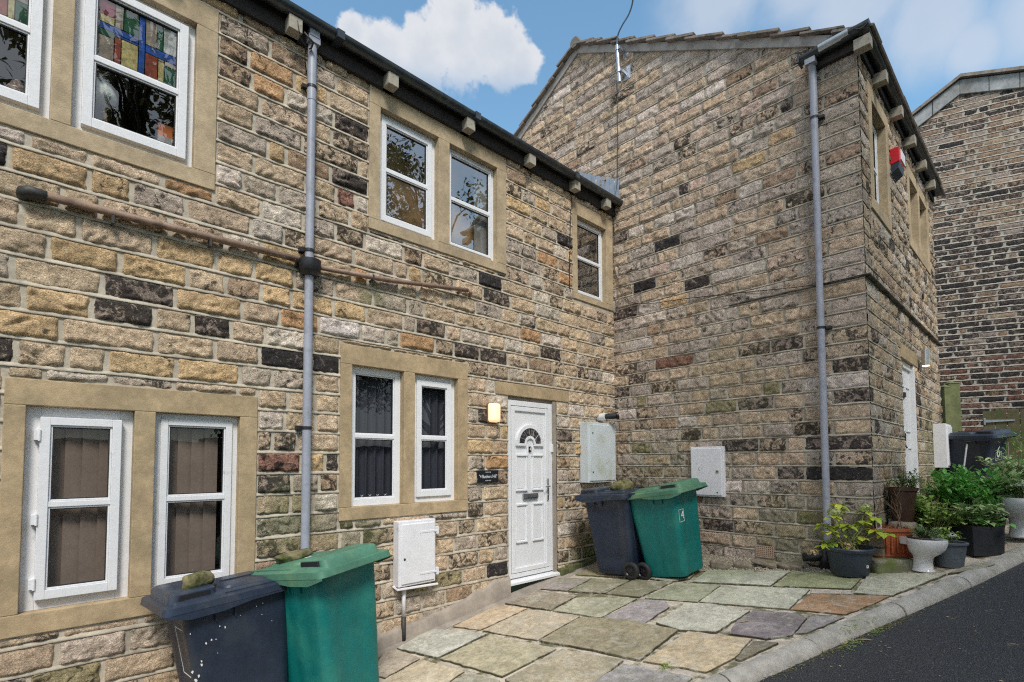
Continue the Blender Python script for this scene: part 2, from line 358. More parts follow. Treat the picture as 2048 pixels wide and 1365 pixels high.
def courses(W,u0,u1,zl,holes,lens,mt,weights,prot,amp,resf,seed,marks=(),clamp=None,openL=False,openR=False,quoin=None,jit=.03,bedmt=None,drop=.011,wf=None,ew=.022):
    """rough coursed stone between the given bed lines, leaving the holes free"""
    rng=random.Random(seed); used=set()
    for ci,(za,zb) in enumerate(zip(zl,zl[1:])):
        # free pieces of this course: list of (ua,ub,z0,z1)
        cuts=sorted({u0,u1}|{x for h in holes for x in (h[0],h[1]) if u0<x<u1 and h[2]<zb-.01 and h[3]>za+.01})
        segs=[]
        for a,b in zip(cuts,cuts[1:]):
            m=(a+b)/2; lo,hi=za,zb
            for h in holes:
                if h[0]<=m<=h[1] and h[2]<zb and h[3]>za:
                    if h[2]>za+.045 and h[2]-za>=zb-h[3]: hi=min(hi,h[2])
                    elif h[3]<zb-.045: lo=max(lo,h[3])
                    else: lo=hi=0
            if hi-lo>.045:
                if segs and abs(segs[-1][1]-a)<1e-6 and segs[-1][2]==lo and segs[-1][3]==hi: segs[-1]=(segs[-1][0],b,lo,hi)
                else: segs.append((a,b,lo,hi))
        for (a,b,lo,hi) in segs:
            u=a; off=True
            bounds=[a]
            if quoin and abs(a-u0)<1e-6 and openL: bounds.append(a+quoin[ci%2])
            end=b
            tail=[]
            if quoin and abs(b-u1)<1e-6 and openR: end=b-quoin[ci%2]; tail=[b]
            if len(bounds)==1 and rng.random()<.6: u=a-rng.uniform(0,.12)
            else: u=bounds[-1]
            while True:
                u+=rng.uniform(*lens)*(1.25 if rng.random()<.15 else 1)*(.6 if rng.random()<.15 else 1)
                if u>=end-.10: break
                if u>bounds[-1]+.08: bounds.append(u)
            bounds.append(end); bounds+=tail
            for k,(p,q) in enumerate(zip(bounds,bounds[1:])):
                mu=(p+q)/2; mz=(lo+hi)/2
                key=pick(wf(mu,mz) if wf else weights,rng)
                for i,(mx,mzz,mk) in enumerate(marks):
                    if p<=mx<=q and lo<=mzz<=hi: key=mk
                c=np.array(PAL[key]); v=rng.uniform(1-jit*4,1+jit*4); c[:3]*=v*np.array([rng.uniform(.985,1.02),1,rng.uniform(.96,1.03)]); c[3]=min(.9,max(0,c[3]+rng.uniform(-.10,.16)))
                if clamp is not None and float(clamp(np.array(mu)))<lo: continue
                oL=openL and abs(p-u0)<1e-6; oR=openR and abs(q-u1)<1e-6
                pp=prot*rng.uniform(.45,1.5); aa=amp*rng.uniform(.6,1.35)
                if oL or oR: pp=prot*.6; aa=amp*.45
                W.stone(p+(0 if oL else mt/2),q-(0 if oR else mt/2),lo+mt*.45,hi-mt*.5,c,pp,aa,resf(mu,mz),rng.randrange(1<<20),clamp,oL,oR,ew)
            if lo==za: W.bed(a,b,za,mt if bedmt is None else bedmt,clamp=clamp,seed=seed,drop=drop)

# ================================================================ THE LOW COTTAGE (wall facing the patio)
cottage=empty('stone_cottage',(-3,0,0)); tag(cottage,'low coursed sandstone cottage with paired mullioned windows, white front door and bins along its wall','house')
bpy.context.view_layer.update()
def K(parent):  # parent an object while keeping world coordinates
    def f(o):
        o.parent=parent; o.matrix_parent_inverse=Matrix.Translation(parent.location).inverted() if parent.parent is None else Matrix.Identity(4); return o
    return f
inC=K(cottage)
WIN={ # name: outer rect, openings, sill z, head z
 'w0':((-6.95,-5.235,3.465,4.90),[(-6.82,-6.19),(-6.085,-5.38)],3.588,4.72),
 'w1':((-6.345,-4.893,.32,1.90),[(-6.245,-5.694),(-5.572,-5.02)],.452,1.735),
 'w2':((-4.20,-2.748,.856,2.447),[(-4.088,-3.544),(-3.419,-2.876)],.972,2.268),
 'w3':((-3.94,-2.165,3.586,4.99),[(-3.824,-3.14),(-2.997,-2.305)],3.69,4.815),
 'w4':((-.935,-.025,3.575,4.915),[(-.842,-.19)],3.655,4.74)}
DOORA=(-2.138,-1.29,-.40,2.158)
holesA=[w[0] for w in WIN.values()]+[DOORA]
LINT=(-2.335,-1.054,2.158,2.303)
ZT_A=5.02
HA=.1725; zref=PA(525,733.6)[2]
k0=int(math.floor((-1.0-zref)/HA)); zlA=[zref+HA*k for k in range(k0,int((ZT_A-zref)/HA)+1)]+[ZT_A]
marksA=[]
for (px,py,k) in [(8,330,'black'),(355,385,'dark'),(700,270,'dark'),(700,365,'dark'),(700,390,'red'),(600,487,'sooty'),(310,590,'dark'),(265,630,'dark'),(420,655,'dark'),(560,715,'black'),(655,725,'black'),(1140,475,'black'),(985,555,'black'),(1010,588,'dark'),(530,155,'orange'),(420,400,'gold'),(480,505,'pale'),(540,480,'dark'),(800,685,'orange'),(545,925,'red'),(545,880,'sooty'),(650,925,'dark'),(530,970,'dark'),(425,400,'orange'),(560,640,'orange'),(430,620,'gold'),(370,565,'gold'),(720,668,'white'),(190,340,'gold'),(90,325,'gold'),(970,840,'dark'),(920,712,'dark'),(975,715,'dark'),(1085,710,'dark'),(965,710,'dark'),(1095,525,'orange'),(1050,680,'orange'),(1020,1010,'dark'),(980,1145,'black'),(985,950,'brown'),(1125,880,'dark'),(1160,1140,'dark'),(900,1010,'olive'),(100,860,'grey'),(560,460,'pale'),(740,475,'pale'),(850,500,'grey'),(700,620,'gold'),(640,600,'gold'),(70,1270,'sooty'),(550,150,'orange'),(835,300,'pale'),(1135,795,'white')]:
    p=PA(px,py); marksA.append((p[0],p[2],k))
def wfA(u,z):
    w=dict(beige=54,gold=14,grey=16,pale=6,brown=5,orange=1.2,dark=1.2,sooty=12)
    if u>-3: w.update(gold=6,beige=50,grey=22,pale=9,orange=1)
    if z<1.0: w.update(gold=4,grey=26,sooty=16,olive=4,beige=40,dark=2,pale=3)
    return w
wa=Wall((0,0,0),(1,0,0),(0,-1,0))
hA=holesA+[LINT]
courses(wa,-8.2,0.,zlA,hA,(.23,.43),.027,None,.015,.019,lambda u,z:(.0105 if u<-4 else .0135),11,marksA,wf=wfA)
wa.backing(-8.2,0,-1.2,ZT_A+.15,[(h[0]+.004,h[1]-.004,h[2]+.004,h[3]-.004) for h in holesA])
inC(wa.build('wall',[M['stoneA'],M['mortar']],None))
# cement plinth sloping along the base of the wall, set on the patio
def plinth():
    mb=MB(); pts=[(-8.2,-.95),(-5,-.55),(-3.6,-.12),(-2.6,-.02),(-2.2,.06),(-2.14,.06)]
    top=[(-8.2,-.80),(-4.7,-.33),(-3.5,-.19),(-2.9,-.10),(-2.55,.0),(-2.35,.06),(-2.15,.06)]
    for (x0,za),(x1,zb) in zip(top,top[1:]):
        n=6
        for i in range(n):
            xa=x0+(x1-x0)*i/n; xb=x0+(x1-x0)*(i+1)/n; ya=za+(zb-za)*i/n+.01*math.sin(xa*23); yb=za+(zb-za)*(i+1)/n+.01*math.sin(xb*23)
            mb.add([(xa,-.030,ya),(xb,-.030,yb),(xb,-.05,yb-.03),(xa,-.05,ya-.03),(xa,-.06,zg(xa,0)-.1),(xb,-.06,zg(xb,0)-.1),(xa,.01,ya),(xb,.01,yb)],[(0,1,3-1,3),(3,2,5,4),(6,7,1,0)])
    return mb.build('cement_plinth',M['cement'],None,smooth=True)
inC(plinth())
mb=MB()
for i in range(10):
    x=-1.29+i*.13; mb.box(x,x+.128,-.075-.012*math.sin(i*2.1),.0,zg(x,0)-.2,.035+.016*math.sin(i*1.7)+.08*(x+1.29),0)
o=inC(mb.build('damp_footing',plain('algae_footing',(.10,.115,.045),.95,.35,8,50,.9,dirt=(.20,.17,.12),dscale=6),None,bevel=.012))

def lintels(mb,outer,ops,zs,zh,yp,pr=.014,dep=.13):
    x0,x1,z0,z1=outer; y0=yp-pr; y1=yp+dep
    mb.box(x0,x1,y0,y1,zh,z1)                      # lintel
    mb.box(x0,x1,y0-.003,y1,z0,zs)                 # sill
    xs=[x0]+[v for o_ in ops for v in o_]+[x1]
    for i in range(0,len(xs),2): mb.box(xs[i],xs[i+1],y0-.0015,y1,zs+.001,zh-.001)
def room(parent,x0,x1,z0,z1,y0,depth,mat,K_):
    mb=MB(); g=.02
    a=[(x0-g,y0,z0-g),(x1+g,y0,z0-g),(x1+g,y0,z1+g),(x0-g,y0,z1+g)]; w=depth*.45; b=[(x0-w,y0+depth,z0-w*.6),(x1+w,y0+depth,z0-w*.6),(x1+w,y0+depth,z1+w*.4),(x0-w,y0+depth,z1+w*.4)]
    mb.add(a+b,[(0,1,5,4),(1,2,6,5),(2,3,7,6),(3,0,4,7),(4,5,6,7)])
    return K_(mb.build('room_interior',mat,None))
def sash(K_,x0,x1,z0,z1,yf,mat,glass,fr=.045,sh=.05,proud=.018,bar=.5,barw=.035,fixed=False,slot=.03,fmat=None):
    """outer frame, sash with one glazing bar and two panes; yf = front face of the outer frame"""
    f=MB(); t=.06
    f.box(x0,x0+fr,yf,yf+t,z0,z1); f.box(x1-fr,x1,yf,yf+t,z0,z1); f.box(x0+fr,x1-fr,yf,yf+t,z1-fr,z1); f.box(x0+fr,x1-fr,yf,yf+t,z0,z0+fr)
    K_(f.build('window_frame',fmat or mat,None,bevel=.003))
    a0,a1,b0,b1=x0+fr-.004,x1-fr+.004,z0+fr-.004,z1-fr+.004; ys=yf-proud
    s_=MB(); s_.box(a0,a0+sh,ys,ys+.05,b0,b1); s_.box(a1-sh,a1,ys,ys+.05,b0,b1); s_.box(a0+sh,a1-sh,ys,ys+.05,b1-sh,b1); s_.box(a0+sh,a1-sh,ys,ys+.05,b0,b0+sh*1.15)
    # glazing bead
    e=.012; i0,i1,j0,j1=a0+sh,a1-sh,b0+sh*1.15,b1-sh
    zm=j0+(j1-j0)*bar
    s_.box(i0,i1,ys+.004,ys+.04,zm-barw/2,zm+barw/2)
    for (c,d) in ((j0,zm-barw/2),(zm+barw/2,j1)):
        s_.box(i0,i0+e,ys+.012,ys+.04,c,d); s_.box(i1-e,i1,ys+.012,ys+.04,c,d); s_.box(i0+e,i1-e,ys+.012,ys+.04,d-e,d); s_.box(i0+e,i1-e,ys+.012,ys+.04,c,c+e)
    K_(s_.build('sash',mat,None,bevel=.003))
    q=MB(); w_=.006
    for (c,d) in ((j0+e,zm-barw/2-e),(zm+barw/2+e,j1-e)):
        q.box(i0+e,i0+e+w_,ys+.017,ys+.034,c,d); q.box(i1-e-w_,i1-e,ys+.017,ys+.034,c,d); q.box(i0+e+w_,i1-e-w_,ys+.017,ys+.034,d-w_,d); q.box(i0+e+w_,i1-e-w_,ys+.017,ys+.034,c,c+w_)
    K_(q.build('glazing_gasket',M['rubber'],None))
    for (c,d) in ((j0,zm-barw/2),(zm+barw/2,j1)):
        g=MB(); g.add([(i0,ys+.028,c),(i1,ys+.028,c),(i1,ys+.028,d),(i0,ys+.028,d)],[(0,1,2,3)]); K_(g.build('pane',glass,None))
    return (i0,i1,j0,j1,ys)
def vblind(K_,x0,x1,z0,z1,y,mat,pitch=.085,amp=.02,depth=.0,wave=False,chain=None):
    mb=MB(); x=x0
    if wave:
        n=int((x1-x0)/pitch)*10; vs=[];fs=[]
        for i in range(n+1):
            t=i/10.; xx=x0+(x1-x0)*i/n; yy=y+amp*(abs(math.sin(math.pi*t))**.6)
            vs+=[(xx,yy,z0+.01),(xx,yy,z1)]
        for i in range(n): fs.append((2*i,2*i+2,2*i+3,2*i+1))
        mb.add(vs,fs)
    else:
        k=0
        while x<x1:
            w=min(pitch*1.12,x1-x+.02); mb.add([(x,y,z0+.012),(x+w,y+.022,z0+.012),(x+w,y+.022,z1),(x,y,z1)],[(0,1,2,3)]); x+=pitch; k+=1
    o=K_(mb.build('vertical_blind',mat,None,smooth=wave))
    if chain:
        c=MB(); x=x0+pitch*.6
        while x<x1-.03:
            c.tube([(x-.014,y-.008,z0+.03),(x+.014,y-.008,z0+.012)],.0022,4); c.tube([(x-.014,y-.008,z0+.010),(x+.014,y-.008,z0+.030)],.0022,4); c.tube([(x-.02,y-.008,z0+.008),(x+.03,y-.008,z0+.006)],.0018,4); x+=pitch
        K_(c.build('blind_chain',M['letter'],None))
    return o
def winroot(name,label):
    w=empty('window'); w.parent=cottage; w.matrix_parent_inverse=Matrix.Translation(cottage.location).inverted(); w['label']=label
    def f(o): o.parent=w; return o
    return w,f
specs={'w0':'upper left window with stained glass upper panes','w1':'lower left timber window with taupe blinds behind','w2':'ground floor window with navy vertical blinds','w3':'upper white window reflecting trees','w4':'small single upper window in the corner'}
for k,(outer,ops,zs,zh) in WIN.items():
    wr,kk=winroot(k,specs[k]); up=k in('w0','w3','w4')
    mb=MB(); lintels(mb,outer,ops,zs,zh,0.); kk(mb.build('stone_surround',M['ashlar_up'] if up else M['ashlar'],None,bevel=.005))
    for i,(a,b) in enumerate(ops):
        if k=='w0':
            r=sash(kk,a,b,zs,zh,.045,M['white_paint'],M['glass_old'],fr=.055,sh=.055,proud=.045,bar=.47); yr=.13
            room(wr,a,b,zs,zh,.125,1.3,M['dark_room'],kk)
            # stained glass panel behind the upper pane
            i0,i1,j0,j1,ys=r; zm=j0+(j1-j0)*.47+.0175; W_=i1-i0; Hh=j1-zm
            cols=dict(b=(.02,.10,.45),g=(.01,.10,.05),r=(.35,.07,.04),y=(.62,.50,.22),t=(.42,.34,.28),w=(.60,.60,.60),m=(.28,.04,.07))
            pat=[(0,.22,0,.40,'t'),(.22,.30,0,.45,'r'),(.30,.50,0,.46,'y'),(.50,.58,0,1,'b'),(.58,.74,0,.42,'r'),(.74,.82,0,.38,'y'),(.82,1,0,.34,'g'),(.82,1,.34,.42,'t'),
                 (0,.22,.40,.50,'g'),(0,.5,.50,.60,'b'),(.58,1,.42,.55,'b'),(0,.22,.60,.72,'y'),(0,.22,.72,1,'m'),(.22,.32,.60,1,'t'),(.32,.50,.60,1,'g'),(.58,.72,.55,1,'t'),(.72,.80,.55,1,'g'),(.80,1,.55,1,'w'),(.22,.50,.46,.50,'b'),(.74,.82,.38,.42,'t')]
            bykey={}
            for (p0,p1,q0,q1,c) in pat:
                bykey.setdefault(c,MB()).box(i0+W_*p0+.003,i0+W_*p1-.003,ys+.034,ys+.037,zm+Hh*q0+.003,zm+Hh*q1-.003)
            allm=MB(); ms=[]
            for c,m_ in bykey.items():
                mi=len(ms); nm='stained_glass_'+{'b':'blue','g':'green','r':'red','y':'yellow','t':'tan','w':'clear','m':'crimson'}[c]
                ms.append(bpy.data.materials.get(nm) or plain(nm,cols[c],.25,.3,14,40,.3,dirt=tuple(x*.55 for x in cols[c]),dscale=22,dth=(.45,.65))); allm.add(m_.v,m_.f,mi)
            kk(allm.build('stained_glass',ms,None))
        elif k=='w1':
            if i==0: r=sash(kk,a,b,zs,zh,.050,M['white_paint'],M['glass'],fr=.072,sh=.050,proud=.05,bar=.515)
            else: r=sash(kk,a,b,zs,zh,.050,M['white_paint'],M['glass'],fr=.045,sh=.045,proud=.015,bar=.515)
            if i==0:
                h=MB()
                for z in (.62,1.02,1.55): h=MB(); h.tube([(a+.066,-.004,z-.035),(a+.066,-.004,z+.035)],.007,8); h.box(a+.04,a+.066,-.004,.052,z-.03,z+.03); kk(h.build('hinge',M['white_paint'],None))
            i0,i1,j0,j1,ys=r; vblind(kk,i0-.01,i1+(.01 if i==0 else -.05),j0-.03,j1+.03,ys+.085,M['blind_tan'],pitch=.088); room(wr,a,b,zs,zh,.115,.8,M['dark_room'],kk)
        elif k=='w2':
            r=sash(kk,a,b,zs,zh,.055,M['upvc'],M['glass'],fr=(.05 if i==0 else .06),sh=(.018 if i==0 else .055),proud=(.0 if i==0 else .02),bar=.5)
            i0,i1,j0,j1,ys=r; vblind(kk,i0-.02,i1+.02,j0-.0,j1+.03,ys+.075,M['blind_navy'],pitch=.082,amp=.04,wave=True,chain=(i==0)); room(wr,a,b,zs,zh,.125,.8,M['dark_room'],kk)
        elif k=='w3':
            r=sash(kk,a,b,zs,zh,.06,M['upvc'],M['glass_up'],fr=.05,sh=(.05 if i==0 else .02),proud=.015,bar=.5)
            room(wr,a,b,zs,zh,.125,.20,M['warm_room'],kk)
            i0,i1,j0,j1,ys=r
            if i==1:
                c=MB(); c.box(i1-.16,i1+.04,ys+.09,ys+.10,j0-.02,j1+.02); kk(c.build('net_curtain',M['pale_room'],None))
        else:
            r=sash(kk,a,b,zs,zh,.06,M['upvc'],M['glass_up'],fr=.045,sh=.03,proud=.015,bar=.5)
            room(wr,a,b,zs,zh,.125,1.0,M['pale_room'],kk)
# ---- white front door
door=empty('door'); door.parent=cottage; door.matrix_parent_inverse=Matrix.Translation(cottage.location).inverted(); door['label']='white panelled front door with arched fanlight'
def kd(o): o.parent=door; return o
mb=MB(); mb.box(LINT[0],LINT[1],-.012,.12,LINT[2],LINT[3]); kd(mb.build('door_lintel',M['ashlar'],None,bevel=.005))
dx0,dx1,dz0,dz1=-2.136,-1.355,.02,2.11; yd=.015
mb=MB(); mb.box(dx1,-1.285,.0,.13,-.3,2.158); mb.box(-2.15,dx1,.03,.13,dz1,2.158); kd(mb.build('door_reveal',M['cement'],None))
f=MB(); t=.062
f.box(dx0,dx0+t,yd,yd+.07,dz0,dz1); f.box(dx1-t,dx1,yd,yd+.07,dz0,dz1); f.box(dx0+t,dx1-t,yd,yd+.07,dz1-t,dz1); f.box(dx0+t,dx1-t,yd,yd+.07,dz0,dz0+.05)
kd(f.build('door_frame',M['upvc'],None,bevel=.004))
s_=MB(); s_.add([(dx0-.02,-.045,-.045),(-1.268,-.045,-.045),(-1.268,-.045,-.015),(dx0-.02,-.045,-.015),(dx0-.02,.09,.02),(-1.268,.09,.02),(-1.268,.09,-.045),(dx0-.02,.09,-.045)],[(0,1,2,3),(3,2,5,4),(0,7,6,1),(0,3,4,7),(1,6,5,2),(4,5,6,7)])
kd(s_.build('door_sill',M['upvc'],None,bevel=.004))
lx0,lx1,lz0,lz1=dx0+t,dx1-t,dz0+.05,dz1-t; LW=lx1-lx0
sl=MB(); sl.box(lx0-.002,lx1+.002,yd+.056,yd+.062,lz0-.002,lz1+.002); kd(sl.build('door_seal',M['rubber'],None))
lx0+=.007; lx1-=.007; lz0+=.006; lz1-=.007; LW=lx1-lx0
leaf=MB(); leaf.box(lx0,lx1,yd+.016,yd+.055,lz0,lz1); st=.055
leaf.box(lx0+.002,lx0+st,yd-.004,yd+.014,lz0,lz1); leaf.box(lx1-st,lx1-.002,yd-.004,yd+.014,lz0,lz1); leaf.box(lx0+st,lx1-st,yd-.004,yd+.014,lz1-st,lz1); leaf.box(lx0+st,lx1-st,yd-.004,yd+.014,lz0,lz0+st)
kd(leaf.build('door_leaf',M['upvc'],None,bevel=.005))
pn=MB()
def mould(x0,x1,z0,z1):
    y=yd+.017; w=.022
    pn.box(x0,x1,y-.022,y,z1-w,z1); pn.box(x0,x1,y-.022,y,z0,z0+w); pn.box(x0,x0+w,y-.016,y,z0+w,z1-w); pn.box(x1-w,x1,y-.016,y,z0+w,z1-w); pn.box(x0+w+.012,x1-w-.012,y-.007,y,z0+w+.012,z1-w-.012)
c0,c1,c2,c3=lx0+LW*.12,lx0+LW*.42,lx0+LW*.56,lx0+LW*.86
for (z0,z1) in ((1.03,1.47),(.42,.88)): mould(c0,c1,z0,z1); mould(c2,c3,z0,z1)
kd(pn.build('door_moulding',M['upvc'],None,bevel=.006))
# fanlight
cxm=(c0+c3)/2; rz=1.60; ro=(c3-c0)/2; ar=MB()
def archband(mb,ra,rb,y0,y1,n=24,zc=rz):
    for i in range(n):
        a=math.pi*i/n; b=math.pi*(i+1)/n
        q=[(cxm+ra*math.cos(a),zc+ra*.98*math.sin(a)),(cxm+rb*math.cos(a),zc+rb*.98*math.sin(a)),(cxm+rb*math.cos(b),zc+rb*.98*math.sin(b)),(cxm+ra*math.cos(b),zc+ra*.98*math.sin(b))]
        mb.prism([(p[0],y0,p[1]) for p in q],(0,y1-y0,0))
archband(ar,ro*.80,ro,yd-.010,yd+.014); archband(ar,ro*.26,ro*.40,yd-.006,yd+.014)
ar.box(cxm-ro,cxm-ro*.30,yd-.010,yd+.014,rz-.03,rz); ar.box(cxm+ro*.30,cxm+ro,yd-.010,yd+.014,rz-.03,rz)
ar.box(cxm-.022-.03,cxm-.03,yd-.002,yd+.014,1.45,rz-.03); ar.box(cxm+.03,cxm+.022+.03,yd-.002,yd+.014,1.45,rz-.03)
kd(ar.build('fanlight_surround',M['upvc'],None,bevel=.003))
fg=MB(); archband(fg,ro*.40,ro*.80,yd+.001,yd+.0115); kd(fg.build('fanlight_glass',plain('leaded_fanlight',(.035,.032,.035),.12,.5,25,60,.2,dirt=(.16,.13,.12),dscale=26,dth=(.5,.58)),None))
ld=MB()
for a in (30,60,90,120,150):
    ld.tube([(cxm+ro*.38*math.cos(R_(a)),yd-.001,rz+ro*.38*math.sin(R_(a))),(cxm+ro*.8*math.cos(R_(a+8)),yd-.001,rz+ro*.8*math.sin(R_(a+8)))],.0035,5)
kd(ld.build('fanlight_leading',M['lead'],None))
lb=MB(); lz=.965; lb.box(cxm-.125,cxm+.125,yd-.014,yd+.012,lz-.032,lz+.032); lb.box(cxm-.100,cxm+.100,yd-.019,yd-.013,lz-.018,lz+.018,1); kd(lb.build('letterbox',[M['steel_dark'],M['chrome']],None,bevel=.004))
hd=MB(); hx=lx1-.028; hd.box(hx-.013,hx+.013,yd-.018,yd-.004,.90,1.17); hd.tube([(hx,yd-.018,1.075),(hx,yd-.05,1.075),(hx-.012,yd-.055,1.075),(hx-.085,yd-.055,1.072)],.0085,8); hd.tube([(hx,yd-.019,.965),(hx,yd-.026,.965)],.012,12); kd(hd.build('door_handle',M['chrome'],None,bevel=.002))
npl=MB(); npl.box(cxm-.016,cxm+.016,yd-.001,yd+.0135,1.50,1.565); kd(npl.build('number_plate',M['plaque'],None))
def text(body,size,loc,rot,mat,parent=None,name='lettering',ext=.0012,align='CENTER',sx=1.):
    cu=bpy.data.curves.new(name,'FONT'); cu.body=body; cu.size=size; cu.extrude=ext; cu.align_x=align; cu.align_y='CENTER'; cu.resolution_u=3
    o=bpy.data.objects.new(name,cu); COL.objects.link(o); o.location=loc; o.rotation_euler=rot; o.scale=(sx,1,1); cu.materials.append(mat)
    bpy.context.view_layer.update(); me=bpy.data.meshes.new_from_object(o); m2=bpy.data.objects.new(name,me); COL.objects.link(m2); m2.location=loc; m2.rotation_euler=rot; m2.scale=(sx,1,1)
    bpy.data.objects.remove(o); o=m2
    if parent is not None: o.parent=parent
    return o
kd(text('4',.055,(cxm,yd-.002,1.532),(R_(90),0,0),M['letter'],name='door_number'))
bell=MB(); bell.box(dx1-.03,dx1+.004,yd-.02,yd,1.50,1.60); kd(bell.build('hinge_cover',M['upvc'],None,bevel=.004))

# ---- eaves, gutter, corbels, roof of the cottage
zgt=5.175
def gutter_mesh(p0,p1,out,r=.062,name='gutter',wallside=None):
    """half-round gutter between two points, opening upward"""
    mb=MB(); p0=Vector(p0); p1=Vector(p1); t=(p1-p0).normalized(); w=Vector(out); n=12
    prof=[(-r*math.cos(math.pi*i/n),-r*1.02*math.sin(math.pi*i/n)) for i in range(n+1)]; prof+= [(a*.92,b*.92) for a,b in reversed(prof)]
    ra=[p0+w*a+Vector((0,0,b)) for a,b in prof]; rb=[p1+w*a+Vector((0,0,b)) for a,b in prof]
    mb.loft([ra,rb]); return mb
g=gutter_mesh((-8.2,-.135,zgt),(-.01,-.135,zgt-.012),(0,-1,0))
for x in (-7.0,-4.32,-2.75,-1.05): g.box(x-.035,x+.035,-.205,-.065,zgt-.072,zgt+.004)
inC(g.build('gutter',M['gutter'],None,angle=40))
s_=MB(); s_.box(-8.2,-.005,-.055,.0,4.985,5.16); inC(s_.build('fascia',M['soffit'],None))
for i,(px,py) in enumerate([(590,50),(785,162),(940,257),(1063,330),(1153,382),(1215,412)]):
    x=PA(px,py,-.13)[0]; c=MB(); c.box(x-.055,x+.055,-.155,.0,4.985,5.105); inC(c.build('corbel',M['corbel'],None,bevel=.004))
for x in (-5.62,-6.55,-7.5):
    c=MB(); c.box(x-.055,x+.055,-.155,.0,4.985,5.105); inC(c.build('corbel',M['corbel'],None,bevel=.004))
rf=MB()
for i in range(14):
    y0=-.13+i*.30; z0=5.18+i*.30*.58; rf.add([(-8.3,y0,z0),(0,y0,z0),(0,y0+.34,z0+.34*.50),(-8.3,y0+.34,z0+.34*.50),(-8.3,y0,z0-.03),(0,y0,z0-.03),(0,y0+.34,z0+.15),(-8.3,y0+.34,z0+.15)],[(0,1,2,3),(4,7,6,5),(0,4,5,1),(0,3,7,4),(1,5,6,2)])
inC(rf.build('roof',M['slate'],None))
# ---- left downpipe with hopper
def downpipe(pts,r,name,K_,clips,shoe=False):
    mb=MB(); mb.tube(pts,r,20); mb.lathe([(r,0),(r*1.22,.0),(r*1.22,.09),(r,.10)],20,c=(pts[-1][0],pts[-1][1],pts[-1][2]+.0)) if False else None
    o=K_(mb.build(name,M['pipe_grey'],None,smooth=True)); return o
xp=PA(628,75,-.075)[0]; xq=PA(608,1085,-.075)[0]; xp=(xp+xq)/2
dp=MB(); dp.tube([(xp,-.072,zg(xp,0)+.0),(xp,-.072,3.02)],.036,20); dp.tube([(xp,-.072,3.0),(xp,-.072,4.55)],.035,20)
dp.tube([(xp,-.072,4.50),(xp,-.072,5.03)],.038,20); dp.box(xp-.05,xp+.05,-.12,-.025,5.0,5.06); dp.box(xp-.042,xp+.042,-.125,-.06,5.05,5.11)
inC(dp.build('downpipe',M['pipe_grey'],None,angle=40))
for z in (4.62,3.18,1.665): cl=MB(); cl.tube([(xp,-.072,z-.012),(xp,-.072,z+.012)],.042,20); cl.box(xp-.075,xp-.03,-.06,-.01,z-.015,z+.015); inC(cl.build('pipe_clip',M['black'],None))
hp=MB(); hp.lathe([(.03,-.075),(.062,-.07),(.088,-.03),(.092,.03),(.092,.055),(.080,.055),(.074,.0),(.03,-.04)],24,c=(xp,-.085,3.035)); hp.box(xp-.10,xp+.10,-.05,-.005,3.03,3.10)
inC(hp.build('pipe_hopper',M['black'],None,angle=50))
# ---- waste pipe run along the wall (one mesh)
w=MB(); zl_=PA(62,385,-.06)[2]; w.tube([(PA(70,387,-.06)[0],-.062,PA(70,387,-.06)[2]),(xp-.08,-.062,PA(598,520,-.06)[2])],.027,14)
zr=PA(655,540,-.06)[2]; w.tube([(xp+.08,-.062,PA(655,540,-.06)[2]),(PA(770,560,-.06)[0],-.062,PA(770,560,-.06)[2]),(PA(935,581,-.06)[0],-.062,PA(935,581,-.06)[2])],.022,12)
pe=PA(940,583,-.06); w.tube([(pe[0],-.062,pe[2]),(pe[0]+.02,-.05,pe[2]-.01),(pe[0]+.03,.0,pe[2]-.02)],.02,10)
wp=empty('waste_pipe',(xp,-.06,3.06)); tag(wp,'brown painted metal waste pipe running sideways across the cottage wall into the black hopper','pipe')
kw=K(wp); kw(w.build('pipe_run',M['rust_pipe'],None,smooth=True))
w=MB(); pl=PA(68,387,-.06); w.tube([(pl[0]+.06,-.062,pl[2]),(pl[0]-.02,-.062,pl[2]+.002),(pl[0]-.045,-.05,pl[2]-.005),(pl[0]-.05,0,pl[2]-.01)],[.032,.038,.038,.034],14); kw(w.build('end_elbow',M['iron'],None,smooth=True))
for (px,py) in ((225,440),(420,486),(745,556)):
    w=MB(); q=PA(px,py,-.06); w.tube([(q[0],0,q[2]-.02),(q[0],-.055,q[2]-.02)],.007,6); w.box(q[0]-.008,q[0]+.008,-.085,-.04,q[2]-.03,q[2]+.025); kw(w.build('pipe_bracket',M['iron'],None))

